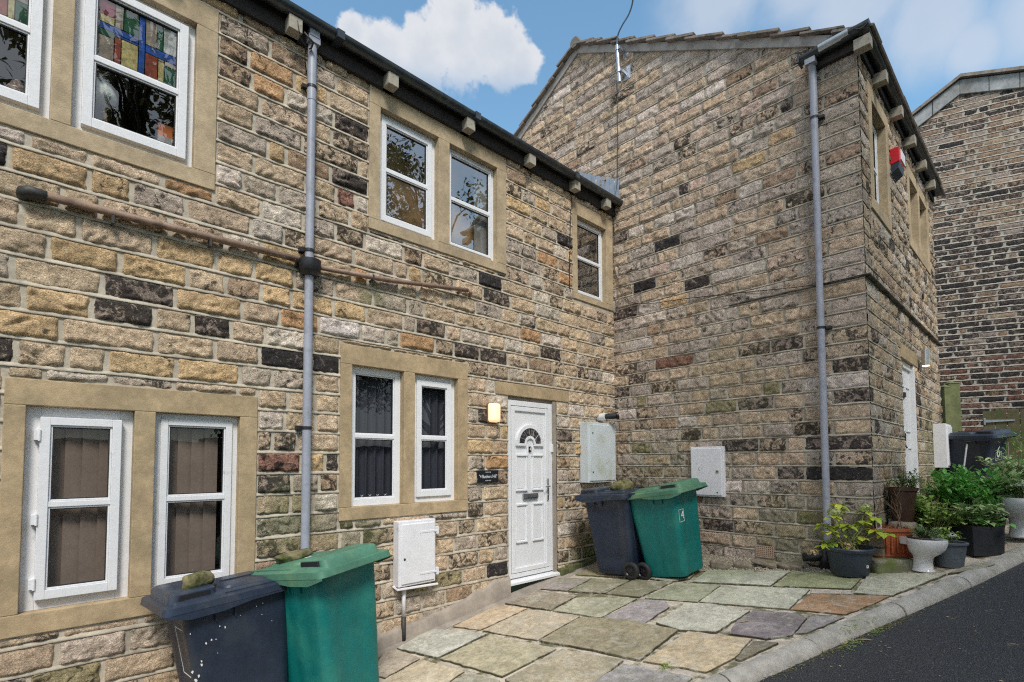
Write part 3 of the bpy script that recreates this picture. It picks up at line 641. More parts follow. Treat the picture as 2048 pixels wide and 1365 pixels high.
# ================================================================ THE TALL GABLE HOUSE
house=empty('gable_house',(2,-1,0)); tag(house,'tall grey sandstone house whose broad gable wall meets the low cottage at right angles','house'); inH=K(house)
YAPX=.60; ZAPX=7.93; SL=.571; SLL=.61
def clB(u): # u=-y
    u=np.asarray(u)+YAPX; return ZAPX-np.where(u>0,SL*u,-SLL*u)
zb0=[Z0B+HB*k for k in range(-9,42)]
marksB=[]
for (px,py,k) in [(1350,478,'black'),(1300,558,'black'),(1385,580,'dark'),(1540,460,'brown'),(1330,735,'red'),(1470,835,'pink'),(1440,820,'olive'),(1310,845,'brown'),(1520,805,'dark'),(1580,682,'dark'),(1705,950,'black'),(1465,1060,'dark'),(1270,955,'dark'),(1560,225,'dark'),(1235,475,'dark'),(1420,610,'grey'),(1520,690,'sooty'),(1580,260,'gold'),(1500,330,'gold'),(1350,490,'black'),(1650,1010,'grey'),(1700,900,'dark'),(1690,780,'dark'),(1710,740,'dark'),(1700,690,'sooty'),(1520,520,'pale'),(1560,510,'pink'),(1375,380,'dark'),(1235,780,'dark'),(1690,350,'grey'),(1490,890,'dark'),(1600,950,'dark'),(1550,885,'sooty'),(1235,630,'dark'),(1330,855,'brown')]:
    p=PB(px,py); marksB.append((-p[1],p[2],k))
def wfB(u,z):
    w=dict(beige=50,grey=36,pale=9,brown=3,dark=.3,sooty=7,pink=1.5,gold=1)
    if z<2.6: w.update(grey=48,sooty=16,dark=.6,olive=3,pale=4,brown=4,pink=.5)  # lower stones greyer and darker: algae, with shade put into the colours
    if u>L-.75: w.update(grey=50,beige=34,sooty=14,dark=.8,pale=3,pink=0)
    return w
wb=Wall((0,0,0),(0,-1,0),(-1,0,0))
VENT=(1.945,2.150,.268,.402)
courses(wb,-4.2,L,zb0,[VENT],(.24,.46),.018,None,.009,.017,lambda u,z:(.0145 if z<5 else .018),23,marksB,clamp=clB,openR=True,quoin=(.62,.33),wf=wfB,drop=.009,ew=.018)
wb.backing(-4.2,L,-.6,8.2,[],clamp=clB,step=.4)
wallB=inH(wb.build('gable_wall',[M['stoneB'],M['mortarB']],None))
# front wall facing the lane
ZC=5.72; XC1=4.70
CW1=(PC(1731,160)[0]+.02,PC(1774,240)[0]); 
cw1=(.36,1.33,4.12,5.56); cw1op=[(.50,1.19)]; cw2=(2.47,4.15,4.32,5.50); cw2op=[(2.62,3.24),(3.36,3.98)]
dC=(1.66,2.53,.55,2.72); dlint=(1.60,2.75,2.66,2.84)
wc=Wall((0,-L,0),(1,0,0),(0,-1,0))
def wfC(u,z): return dict(beige=38,grey=32,sooty=16,dark=5,brown=6,pale=5)
courses(wc,0,XC1,zb0[:int((ZC-zb0[0])/HB)+1]+[ZC],[cw1,cw2,dC,dlint],(.16,.34),.020,None,.009,.015,lambda u,z:.020,37,(),openL=True,openR=False,quoin=(.28,.16),wf=wfC,drop=.010,ew=.018)
wc.backing(0,XC1,-.6,ZC,[(h[0]+.004,h[1]-.004,h[2]+.004,h[3]-.004) for h in (cw1,cw2,dC)])
inH(wc.build('front_wall',[M['stoneC'],M['mortarB']],None))
# end + back walls (plain stone faces, closing the house)
cb=MB(); cb.add([(XC1,-L,-.6),(XC1,4.0,-.6),(XC1,4.0,5.8),(XC1,-YAPX*-1+0,ZAPX),(XC1,-L,ZC)],[(0,1,2,3,4)]); inH(cb.build('end_wall',M['mortarB'],None))
# projecting footing stones at the corner and the drip course half way up
ft=MB()
for i,(z0,z1,d) in enumerate(((.10,.30,.05),(.31,.50,.045),(.51,.69,.04))):
    ft.box(-.03-d*.2,.30+.12*(i%2),-L-.035-d,-L+.05,z0,z1)
inH(ft.build('corner_footing',M['rubble'],None,bevel=.012))
# string course: thin projecting band across the front and the gable
sc=MB(); zs_=Z0B+HB*12+.02
sc.prism([(0,-L+.02,zs_-.012),(-.0,-L-.05,zs_-.012),(0,-L-.055,zs_+.006),(0,-L+.02,zs_+.03)],(XC1,0,0))
sc.prism([(.02,-1.7,zs_-.008),(-.022,-1.7,zs_-.008),(-.026,-1.7,zs_+.004),(.02,-1.7,zs_+.025)],(0,-(L-1.7)-.05,0))
inH(sc.build('drip_course',plain('drip_stone',(.22,.20,.165),.9,.35,6,80,.7,dirt=(.06,.055,.05),dscale=5,dth=(.4,.62)),None,bevel=.006))
def cwin(outer,ops,zs,zh,label):
    w=empty('window'); w.parent=house; w.matrix_parent_inverse=Matrix.Translation(house.location).inverted(); w['label']=label
    def kk(o): o.parent=w; return o
    mb=MB(); lintels(mb,outer,ops,zs,zh,-L,dep=.16); kk(mb.build('stone_surround',M['ashlar_up'],None,bevel=.005))
    for a,b in ops:
        sash(kk,a,b,zs,zh,-L+.085,M['upvc'],M['glass_up'],fr=.045,sh=.03,proud=.015)
        room(w,a,b,zs,zh,-L+.155,.9,M['dark_room'],kk)
cwin(cw1,cw1op,4.26,5.40,'single upper window nearest the gable corner')
cwin(cw2,cw2op,4.46,5.34,'paired upper window beyond the alarm box')
dr=empty('door'); dr.parent=house; dr.matrix_parent_inverse=Matrix.Translation(house.location).inverted(); dr['label']='white door seen edge on in the front wall'
def kr(o): o.parent=dr; return o
mb=MB(); mb.box(dlint[0],dlint[1],-L-.012,-L+.14,dlint[2],dlint[3]); kr(mb.build('door_lintel',M['ashlar'],None,bevel=.005))
mb=MB(); mb.box(dC[0],dC[0]+.07,-L+.03,-L+.10,dC[2],dC[3]-.06); mb.box(dC[1]-.07,dC[1],-L+.0,-L+.10,dC[2],dC[3]-.06); mb.box(dC[0]+.07,dC[1]-.07,-L+.03,-L+.10,dC[3]-.14,dC[3]-.06); kr(mb.build('door_frame',M['white_paint'],None,bevel=.004))
mb=MB(); mb.box(dC[0]+.07,dC[1]-.07,-L+.055,-L+.10,dC[2],dC[3]-.14)
for (a,b,c,d) in ((.14,.40,1.75,2.35),(.47,.73,1.75,2.35),(.14,.40,.80,1.55),(.47,.73,.80,1.55)):
    mb.box(dC[0]+a,dC[0]+b,-L+.042,-L+.056,c,c+.02); mb.box(dC[0]+a,dC[0]+b,-L+.042,-L+.056,d-.02,d); mb.box(dC[0]+a,dC[0]+a+.02,-L+.042,-L+.056,c+.02,d-.02); mb.box(dC[0]+b-.02,dC[0]+b,-L+.042,-L+.056,c+.02,d-.02)
kr(mb.build('door_leaf',M['white_paint'],None,bevel=.003))
mb=MB(); mb.box(dC[0]+.08,dC[0]+.12,-L+.0,-L+.056,1.62,1.72); mb.tube([(dC[0]+.10,-L+.02,1.60),(dC[0]+.10,-L+.0,1.55),(dC[0]+.14,-L+.0,1.54)],.01,8); mb.box(dC[0]+.33,dC[0]+.42,-L+.03,-L+.056,2.2,2.26); kr(mb.build('door_handle',M['iron'],None))
mb=MB(); mb.box(dC[0]+.002,dC[1]-.002,-L+.10,-L+.12,dC[2],dC[3]); kr(mb.build('door_backing',M['dark_room'],None))
# eaves of the tall house
gz=5.83; yG=-L-.085
g=gutter_mesh((-.20,yG,gz),(XC1-.05,yG,gz-.01),(0,-1,0),r=.065)
g2=gutter_mesh((-.13,yG-.06,gz),(-.13,-2.60,gz-.02),(-1,0,0),r=.065); g.add(g2.v,g2.f)
g.box(-.20,-.062,-2.615,-2.595,gz-.085,gz+.0)
inH(g.build('gutter',M['gutter'],None,angle=40))
lg=MB(); lg2=gutter_mesh((-.135,yG+.12,gz+.002),(-.135,-2.80,gz-.008),(-1,0,0),r=.0675); inH(lg2.build('gutter_union',M['galv'],None,angle=40))
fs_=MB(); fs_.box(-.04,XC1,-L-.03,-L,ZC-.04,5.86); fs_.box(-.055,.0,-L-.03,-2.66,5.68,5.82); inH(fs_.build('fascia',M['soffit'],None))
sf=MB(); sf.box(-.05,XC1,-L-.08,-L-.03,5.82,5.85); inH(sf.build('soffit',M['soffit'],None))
for (px,py) in [(1744,88),(1776,161),(1807,231),(1833,296),(1854.6,346),(1872,387)]:
    x=PC(px,py,-L-.15)[0]; c=MB(); c.box(x-.055,x+.055,-L-.145,-L,5.60,5.715); inH(c.build('corbel',M['corbel'],None,bevel=.004))
# stone slate roof: irregular overlapping slabs at the verge, courses behind
rr=random.Random(5); rf=MB()
for side in (1,-1):
    # side 1: towards the lane (y decreasing), -1: towards the back
    SS=SL if side==1 else SLL
    length=(L+.12+YAPX)/math.cos(math.atan(SS)) if side==1 else 4.1
    sn,cs=math.sin(math.atan(SS)),math.cos(math.atan(SS))
    d=0.
    while d<length:
        ln=rr.uniform(.30,.46)*(1-.3*(d<1)); x=-.10-rr.uniform(0,.03)
        first=True
        while x<XC1+.1:
            w_=rr.uniform(.3,.6) if not first else rr.uniform(.35,.5)
            lift=.045+rr.uniform(-.008,.012); th=rr.uniform(.022,.036); e=ln+.10
            def pt(xx,dd,h): return (xx,YAPX-side*dd*cs-side*h*sn,ZAPX+.05-dd*sn+h*cs)
            # a slab from d (upper, tucked) to d+e (lower tail, lifted)
            x0,x1=x,min(x+w_,XC1+.12); jl=rr.uniform(-.02,.03) if first else rr.uniform(-.008,.008); jr=jl+rr.uniform(-.01,.01)
            a=[pt(x0,d,0),pt(x1,d,0),pt(x1,min(d+e+jr,length+.04),lift),pt(x0,min(d+e+jl,length+.04),lift)]; b=[pt(x0,d,-th),pt(x1,d,-th),pt(x1,min(d+e+jr,length+.04),lift-th),pt(x0,min(d+e+jl,length+.04),lift-th)]
            rf.add(a+b,[(0,1,2,3),(7,6,5,4),(0,4,5,1),(1,5,6,2),(2,6,7,3),(3,7,4,0)])
            x+=w_+.006; first=False
        d+=ln
rf.tube([(-.12,YAPX,ZAPX+.05),(.4,YAPX,ZAPX+.055),(.41,YAPX,ZAPX+.05),(XC1+.1,YAPX,ZAPX+.05)],.085,10)
inH(rf.build('roof',M['slate'],None,bevel=.004))
uc=MB(); tt=.115
for (ya,yb) in ((YAPX,-2.95),(YAPX,4.0)):
    za=ZAPX+.035; zb=ZAPX+.035-(SL if yb<0 else SLL)*abs(yb-YAPX); uc.add([(-.045,ya,za),(-.045,yb,zb),(-.035,yb,zb-tt),(-.035,ya,za-tt),(.05,ya,za),(.05,yb,zb),(.05,yb,zb-tt),(.05,ya,za-tt)],[(0,1,2,3),(4,7,6,5),(0,4,5,1),(3,2,6,7),(1,5,6,2),(0,3,7,4)])
inH(uc.build('verge_pointing',M['undercloak'],None))
# gable downpipe
yp_=-2.712; dp=MB(); r=.036
dp.tube([(-.075,yp_,.30),(-.075,yp_,2.80)],r,20); dp.tube([(-.075,yp_,2.78),(-.075,yp_,5.13)],r*.97,20); dp.tube([(-.075,yp_,5.10),(-.075,yp_,5.62)],r*1.04,20)
dp.tube([(-.075,yp_,5.60),(-.085,yp_,5.66),(-.12,yp_,5.70),(-.13,yp_,5.80)],r*1.05,16); dp.box(-.175,-.085,yp_-.05,yp_+.05,5.69,5.75)
inH(dp.build('downpipe',M['pipe_grey'],None,angle=40))
for z in (5.12,2.80): cl=MB(); cl.tube([(-.075,yp_,z-.012),(-.075,yp_,z+.012)],.042,20); cl.box(-.06,-.005,yp_-.09,yp_-.03,z-.015,z+.012); inH(cl.build('pipe_clip',M['black'],None))
# black gully shoe at the foot
sh=MB(); sh.tube([(-.085,yp_+.02,.52),(-.09,yp_+.02,.40),(-.12,yp_+.10,.36),(-.17,yp_+.22,.345)],[.05,.052,.045,.042],14); sh.tube([(-.085,yp_+.02,.20),(-.085,yp_+.02,.50)],.062,14)
inH(sh.build('pipe_shoe',M['black'],None,smooth=True))
# terracotta air vent in the gable
vt=MB(); u0,u1,z0,z1=VENT; nx,nz_=9,6
vt.box(-.004,.02,-u1,-u0,z0,z1)
bw=(u1-u0)/(nx*2+1); bh=(z1-z0)/(nz_*2+1)
for i in range(nx+1): vt.box(-.016,-.004,-(u0+bw*(2*i+1)),-(u0+bw*2*i),z0,z1)
for j in range(nz_+1): vt.box(-.0155,-.0041,-u1,-u0,z0+bh*2*j,z0+bh*(2*j+1))
inH(vt.build('air_vent',M['vent'],None)); 
vb=MB(); vb.box(-.0055,-.0045,-u1+.003,-u0-.003,z0+.003,z1-.003); inH(vb.build('vent_shadow_plate',M['black'],None))
# lead flashing stepped above the cottage roof
fl=MB()
for i in range(9):
    y=-.13+i*.085; z=5.20+i*.085*.58; fl.add([(-.022,y,z-.04),(-.012,y+.082,z-.04+.05),(-.012,y+.082,z+.34),(-.022,y,z+.30),(-.002,y,z-.04),(-.002,y+.082,z+.01),(-.002,y+.082,z+.34),(-.002,y,z+.30)],[(0,1,2,3),(4,7,6,5),(0,3,7,4),(1,5,6,2),(3,2,6,7)])
inH(fl.build('lead_flashing',M['lead'],None))

# ================================================================ FAR HOUSE with dark stone and pale joints
uD=(Fv*1+Rv*(-990-1024)/FPX); uD[2]=0; uD/=np.linalg.norm(uD); uD=-uD; nD=np.array([-uD[1],uD[0],0.]); 
oD=CAM+ray(1917,700)*11.2; oD[2]=0
if nD@(CAM-oD)<0: nD=-nD
def onD(px,py):
    d=ray(px,py); t=((oD-CAM)@nD)/(d@nD); p=CAM+d*t; return (p-oD)@uD,p[2]
apu,apz=onD(1917,165); lfu,lfz=onD(1832,232)
slD=(apz-lfz)/(apu-lfu)
rtu,rtz=onD(2044,150); slR=(apz-rtz)/(rtu-apu)
def slope_D(a): return slR if a>apu else slD
def clD(u): u=np.asarray(u)-apu; return apz-.12-np.where(u>0,slR*u,-slD*u)
far=empty('far_house',tuple(oD)); tag(far,'distant blackened stone house gable with pale mortar joints beyond the fence','house'); inF=K(far)
wd=Wall(oD,uD,nD); HD=.125
def wfD(u,z):
    w=dict(black=34,dark=46,brown=12,sooty=6,beige=4,grey=2)
    if z<3.6: w=dict(black=14,dark=26,red=46,brown=12,sooty=4)
    if z>6.4: w=dict(dark=26,brown=26,sooty=22,beige=8,grey=14,black=8)
    return w
zlD=[-.4+HD*k for k in range(0,int((apz+.4)/HD)+1)]
courses(wd,apu-4.5,apu+4.5,zlD,[],(.22,.50),.018,None,.006,.010,lambda u,z:.030,51,(),clamp=clD,wf=wfD,drop=.012,ew=.012,bedmt=.024)
wd.backing(apu-4.5,apu+4.5,-.6,apz+.3,[],clamp=clD,step=.5)
inF(wd.build('gable_wall',[M['stoneD'],M['mortarD']],None))
cp=MB()
def D3(u,z,h): return tuple(oD+uD*u+np.array([0,0,z])+nD*h)
for sgn in (-1,1):
    e=apu+sgn*4.4
    for i in range(9):
        a=apu+(e-apu)*i/9; b=apu+(e-apu)*(i+1)/9-sgn*.01; ss_=slR if sgn>0 else slD; za=apz-ss_*abs(a-apu); zb=apz-ss_*abs(b-apu); j=rr.uniform(-.01,.01)
        cp.add([D3(a,za,.09),D3(b,zb,.09),D3(b,zb-.30,.05),D3(a,za-.30,.05),D3(a,za+.05,-.3),D3(b,zb+.05,-.3),D3(b,zb-.3,-.3),D3(a,za-.3,-.3)],[(0,1,2,3),(4,7,6,5),(0,4,5,1),(3,2,6,7),(1,5,6,2),(0,3,7,4)])
inF(cp.build('coping',plain('pale_coping',(.36,.38,.40),.9,.3,2.5,40,.6,dirt=(.22,.22,.21),dscale=3),None,bevel=.01))
cp=MB()
for sgn in (-1,1):
    e=apu+sgn*4.5; q_=(slR if sgn>0 else slD)*4.5; cp.add([D3(apu,apz+.02,.16),D3(e,apz+.02-q_,.16),D3(e,apz+.02-q_,-3),D3(apu,apz+.02,-3),D3(apu,apz+.09,.16),D3(e,apz+.09-q_,.16),D3(e,apz+.09-q_,-3),D3(apu,apz+.09,-3)],[(0,1,2,3),(4,7,6,5),(0,4,5,1),(3,2,6,7),(1,5,6,2),(0,3,7,4)])
inF(cp.build('roof',M['slate'],None))
# ================================================================ GROUND
def kerb_y(x): return -3.892-.349*x      # line where the kerb meets the road
KD=Vector((1,-.349,0)).normalized(); KN=Vector((-KD.y,KD.x,0))  # towards the patio
KW=.135
def ksurf(x0,x1,step,fn,name,mat,rows):
    pass
# road and lane
def sheet(xs,yf,zf):
    V=[];F=[]; n=None
    for x in xs:
        ys=yf(x); n=len(ys)
        for y in ys: V.append((x,y,zf(x,y)))
    for i in range(len(xs)-1):
        for j in range(n-1): a=i*n+j; F.append((a,a+n,a+n+1,a+1))
    return V,F
def m_road():
    m,nt,b,_=newmat('wet_asphalt'); co=pos(nt)
    v=N(nt,'ShaderNodeTexVoronoi'); v.inputs['Scale'].default_value=95; lk(nt,co,v.inputs['Vector'])
    c=mixc(nt,nz(nt,co,1.3,4),(.036,.038,.045),(.060,.063,.072))
    c=mixc(nt,sstep(nt,nz(nt,co,150,3,.6),.58,.66),c,(.17,.17,.18)); c=mixc(nt,sstep(nt,nz(nt,co,58,5,.75),.59,.63),c,(.19,.19,.20)); c=mixc(nt,math_(nt,'MULTIPLY',sstep(nt,nz(nt,co,2.1,6,.7),.60,.8),.35),c,(.10,.095,.06))
    lk(nt,c,b.inputs['Base Color']); lk(nt,math_(nt,'MULTIPLY_ADD',nz(nt,co,3,3),.4,.35),b.inputs['Roughness'])
    h=math_(nt,'ADD',math_(nt,'MULTIPLY',v.outputs['Distance'],.8),nz(nt,co,180,4)); bump(nt,b,h,1.,.02); return m
xs=[-30,-20,-14,-10,-8,-7,-6,-5,-4,-3,-2,-1,0,1,2,3,4,6,8,12,20,30]
def roadz(x,y): return zg(max(-9,min(x,9)),max(y,-8))-.062
V,F=sheet(xs,lambda x:[max(-14,-14),-10,-8,-7,-6,-5,*[kerb_y(max(min(x,6.),-10))+d for d in (-.0,.08)]] if kerb_y(max(min(x,6.),-10))>-4.9 else [-14,-10,-8,-7,-6.5,-6,kerb_y(max(min(x,6.),-10)),kerb_y(max(min(x,6.),-10))+.08],roadz)
mb=MB(); mb.add(V,F); tag(mb.build('road',m_road(),None,smooth=True),kind='structure')
V,F=sheet([-300,-60,-30,-9,0,9,30,60,300],lambda x:[-300,-60,-20,-9,0,12,60,300],lambda x,y:zg(max(-9,min(x,9)),max(min(y,3),-8))-.45-(0 if abs(x)<40 and abs(y)<40 else .5))
mb=MB(); mb.add(V,F); tag(mb.build('ground',plain('grassy_ground',(.06,.075,.03),1,.4,.5,20,.6),None),kind='structure')
# kerb: bull-nosed concrete lengths with open joints
kb=MB(); prof=[(KW,-.02),(KW,.008),(.085,.010),(.055,.004),(.028,-.012),(.008,-.042),(.0,-.080),(.0,-.15),(KW,-.15)]
x=-7.9; rk=random.Random(3)
JX=[-7.9,-7.0,-6.1,-5.2,-4.3,-3.4]+[G(px,py)[0] for (px,py) in ((1450,1362),(1625,1288),(1790,1214),(1932,1160))]
JX+=[JX[-1]+.9*i for i in range(1,6)]
for a,b in zip(JX,JX[1:]):
    rings=[]; n=6; j=rk.uniform(-.006,.006)
    for i in range(n+1):
        x=a+.006+(b-a-.012)*i/n; P0=Vector((x,kerb_y(x)+j,0))
        rings.append([P0+KN*p+Vector((0,0,zg(x,kerb_y(x))+q+.004+.003*math.sin(x*17))) for p,q in prof])
    kb.loft(rings)
tag(kb.build('kerb',M['kerb'],None,angle=50),kind='structure')
# patio bed of pale mortar + individual flagstones inside one sheet
BEDX=[(-.68,-1.15),(-.65,-1.33),(-.53,-1.86),(-.45,-2.2),(-.376,-2.53),(-.25,-2.85),(-.12,-3.11)]
V,F=sheet([-8.2,-7,-6,-5,-4,-3,-2,-1.5,-1,-.6,-.3,0,.5,1,2,3,4,6],lambda x:[kerb_y(x)+KW*.98+ (0-(kerb_y(x)+KW))*i/8 for i in range(9)],lambda x,y:zg(x,y)-.004)
pb=MB(); pb.add(V,F,1)
FL=[ # pixel corners, colour
 ([(1081,1180),(1113,1158),(1181,1160),(1134,1184)],(.30,.26,.27)),
 ([(1136,1185),(1187,1160),(1260,1163),(1211,1189)],(.25,.24,.17)),
 ([(1212,1190),(1265,1163),(1345,1167),(1278,1197)],(.24,.23,.16)),
 ([(1151,1151),(1192,1132),(1245,1140),(1300,1158),(1240,1157)],(.34,.26,.19)),
 ([(1290,1198),(1352,1167),(1442,1172),(1395,1206)],(.30,.32,.22)),
 ([(1010,1209),(1081,1184),(1154,1194),(1101,1223)],(.27,.23,.175)),
 ([(1105,1223),(1161,1196),(1274,1199),(1201,1237)],(.36,.36,.27)),
 ([(1206,1238),(1281,1201),(1332,1204),(1339,1216),(1288,1250),(1240,1243)],(.30,.27,.30)),
 ([(1312,1249),(1370,1210),(1420,1211),(1500,1225),(1432,1268),(1360,1264)],(.44,.44,.38)),
 ([(907,1255),(994,1213),(1055,1219),(960,1262)],(.46,.36,.25)),
 ([(965,1263),(1055,1221),(1160,1235),(1074,1283)],(.42,.36,.27)),
 ([(1078,1284),(1161,1238),(1250,1243),(1356,1264),(1281,1324),(1180,1302)],(.27,.235,.155)),
 ([(1286,1325),(1375,1266),(1504,1281),(1470,1318),(1412,1347)],(.50,.40,.26)),
 ([(794,1300),(864,1261),(973,1271),(874,1319)],(.41,.42,.39)),
 ([(879,1320),(980,1273),(1113,1300),(1004,1356)],(.37,.335,.23)),
 ([(1010,1362),(1122,1302),(1247,1324),(1190,1368),(1120,1400),(1040,1392)],(.38,.33,.24)),
 ([(1185,1368),(1245,1330),(1385,1358),(1345,1392),(1260,1400)],(.30,.29,.31)),
 ([(770,1305),(794,1301),(840,1319),(770,1358),(740,1350)],(.40,.34,.28)),
 ([(770,1364),(842,1321),(929,1345),(890,1372),(820,1400),(760,1390)],(.46,.39,.28)),
 ([(893,1371),(940,1350),(1000,1364),(990,1400),(900,1400)],(.33,.31,.24)),
 ([(1385,1166),(1413,1143),(1581,1145),(1541,1174)],(.40,.42,.36)),
 ([(1546,1174),(1586,1146),(1733,1150),(1702,1180)],(.28,.31,.17)),
 ([(1707,1189),(1739,1150),(1893,1151),(1786,1194)],(.42,.42,.33)),
 ([(1399,1206),(1444,1173),(1620,1181),(1578,1221)],(.44,.45,.37)),
 ([(1623,1181),(1702,1183),(1704,1191),(1621,1189)],(.52,.46,.41)),
 ([(1580,1221),(1622,1190),(1780,1194),(1755,1206),(1692,1231)],(.36,.205,.105)),
 ([(1473,1245),(1506,1224),(1590,1230),(1614,1239),(1585,1273),(1532,1281),(1458,1270)],(.205,.175,.20)),
 ([(1591,1269),(1622,1234),(1688,1237),(1614,1268)],(.25,.23,.25)),
 ([(1471,1321),(1507,1286),(1557,1289),(1481,1324)],(.19,.165,.125)),
 ([(1895,1151),(1945,1130),(1990,1132),(1960,1141)],(.25,.23,.17)),
 ([(1380,1160),(1340,1166),(1300,1160),(1340,1140),(1400,1140)],(.30,.29,.22)),
]
flv=[];flf=[];flc=[]
def addflag(poly,c,seed):
    g_=sum(c)/3; c=tuple((g_+(x-g_)*.80)*1.20*t for x,t in zip(c,(1.04,1.0,.92)))
    # poly: world xy list ; gently irregular edge, small pillow
    rs=random.Random(seed); pts=[]
    cx_=sum(p[0] for p in poly)/len(poly); cy_=sum(p[1] for p in poly)/len(poly)
    for p,q in zip(poly,poly[1:]+poly[:1]):
        L_=math.hypot(q[0]-p[0],q[1]-p[1]); n=max(2,int(L_/.06))
        for i in range(n):
            t=i/n; a=.012 if 0<i else .0
            pts.append((p[0]+(q[0]-p[0])*t+rs.uniform(-a,a)*.6,p[1]+(q[1]-p[1])*t+rs.uniform(-a,a)*.6))
    k=len(pts); o=len(flv); dz=rs.uniform(.010,.020); tx=rs.uniform(-.004,.004)
    def ring(s,h): return [(cx_+(x-cx_)*s,cy_+(y-cy_)*s,zg(cx_+(x-cx_)*s,cy_+(y-cy_)*s)+h+tx*(x-cx_)*s) for x,y in pts]
    rings=[ring(1.0,-.01),ring(1.0,dz-.006),ring(.982,dz),ring(.6,dz+.001),ring(.2,dz+.001)]
    for r in rings: flv.extend(r)
    flc.extend([(c[0]*.16,c[1]*.16,c[2]*.12,0)]*(k*2)+[(*c,seed%7/7)]*(k*3))
    for j in range(4):
        for i in range(k): a=o+j*k+i; b=o+j*k+(i+1)%k; flf.append((a,b,b+k,a+k))
    flf.append(tuple(o+4*k+i for i in range(k)))
for i,(poly,c) in enumerate(FL): addflag([tuple(G(*p)[:2]) for p in poly],c,i+1)
# the part of the patio below and left of the photo
rs=random.Random(9); x=-8.1
while x<-4.75:
    w=rs.uniform(.55,.8); y=-.12
    while y>kerb_y(x+w/2)+KW+.12:
        d=rs.uniform(.45,.75); y1=max(y-d,kerb_y(x)+KW+.04,)
        if y-y1<.15: break
        if x+w-.0<-4.72: addflag([(x,y),(x,y1),(x+w-.03,max(y1,kerb_y(x+w)+KW+.04)),(x+w-.03,y)],rs.choice([(.40,.35,.26),(.33,.31,.24),(.28,.26,.28),(.42,.41,.35)]),rs.randrange(99))
        y=y1-.03
    x+=w
def m_flag():
    m,nt,b,_=newmat('york_flagstone'); co=pos(nt); at=N(nt,'ShaderNodeAttribute',attribute_name='Col'); c=at.outputs['Color']
    n1=nz(nt,co,3.2,9,.66,.8)
    f=math_(nt,'MULTIPLY',math_(nt,'MULTIPLY_ADD',snz(nt,co,3.5,9,.7,.8),.42,.80),math_(nt,'MULTIPLY_ADD',snz(nt,co,24,9,.72,.4),.46,.78)); f=math_(nt,'MULTIPLY',f,math_(nt,'MULTIPLY_ADD',snz(nt,co,120,4,.7),.3,.85))
    v=N(nt,'ShaderNodeVectorMath',operation='SCALE'); lk(nt,c,v.inputs[0]); lk(nt,f,v.inputs[3]); c=v.outputs[0]
    c=mixc(nt,math_(nt,'MULTIPLY',sstep(nt,nz(nt,co,4.5,8,.75,1.5),.50,.62),.45),c,(.58,.56,.48))
    c=mixc(nt,math_(nt,'MULTIPLY',sstep(nt,nz(nt,co,2.1,8,.7,.5),.5,.66),.45),c,(.17,.165,.09))
    c=mixc(nt,math_(nt,'MULTIPLY',sstep(nt,nz(nt,co,7,7,.7,.5),.6,.75),.5),c,(.10,.07,.04))
    c=mixc(nt,math_(nt,'MULTIPLY',sstep(nt,nz(nt,co,160,3,.6),.62,.72),.5),c,(.08,.075,.06))
    # green film near the bed and along the wall foot
    for (cx,cy,cz,r,k) in ((-.35,-1.7,.1,.8,.5),(.2,-2.75,.2,1.0,.65),(-1.2,-.25,-.05,.6,.35),(.8,-3.4,.3,.9,.5)):
        d=N(nt,'ShaderNodeVectorMath',operation='DISTANCE'); lk(nt,co,d.inputs[0]); d.inputs[1].default_value=(cx,cy,cz)
        w=math_(nt,'ADD',math_(nt,'SUBTRACT',1.,math_(nt,'DIVIDE',d.outputs['Value'],r)),math_(nt,'MULTIPLY',math_(nt,'SUBTRACT',n1,.5),1.))
        c=mixc(nt,math_(nt,'MULTIPLY',sstep(nt,w,.05,.8),k),c,(.14,.19,.06))
    lk(nt,c,b.inputs['Base Color']); b.inputs['Roughness'].default_value=.75; b.inputs['Specular IOR Level'].default_value=.35
    bump(nt,b,math_(nt,'ADD',nz(nt,co,14,9,.7),math_(nt,'MULTIPLY',nz(nt,co,90,5,.7),.4)),.55,.012); return m
me=bpy.data.meshes.new('patio'); o0=len(pb.v)
me.from_pydata(pb.v+flv,[],pb.f+[tuple(i+o0 for i in f) for f in flf]); me.materials.append(m_flag()); me.materials.append(plain('patio_mortar',(.56,.49,.40),.95,.3,6,110,.6,dirt=(.16,.15,.08),dscale=5,dth=(.48,.60)))
me.polygons.foreach_set('material_index',[1]*len(pb.f)+[0]*len(flf))
a=me.color_attributes.new('Col','FLOAT_COLOR','POINT'); a.data.foreach_set('color',np.array([(1,1,1,0)]*o0+flc,np.float32).ravel()); me.update()
patio=bpy.data.objects.new('patio',me); COL.objects.link(patio); tag(patio,kind='structure')
# sloping mortar haunch between the patio and the cottage wall
V,F=sheet([-8.2,-7,-6,-5,-4,-3.5,-3,-2.5,-2,-1.5,-1.2,-.9,-.5,0],lambda x:[-.15-.03*math.sin(x*5),-.10,-.05,0],lambda x,y:zg(x,0)+.003+max(0,(y+.16))*.22)
mb=MB(); mb.add(V,F); tag(mb.build('path_edge',M['cement'],None,smooth=True),kind='structure')
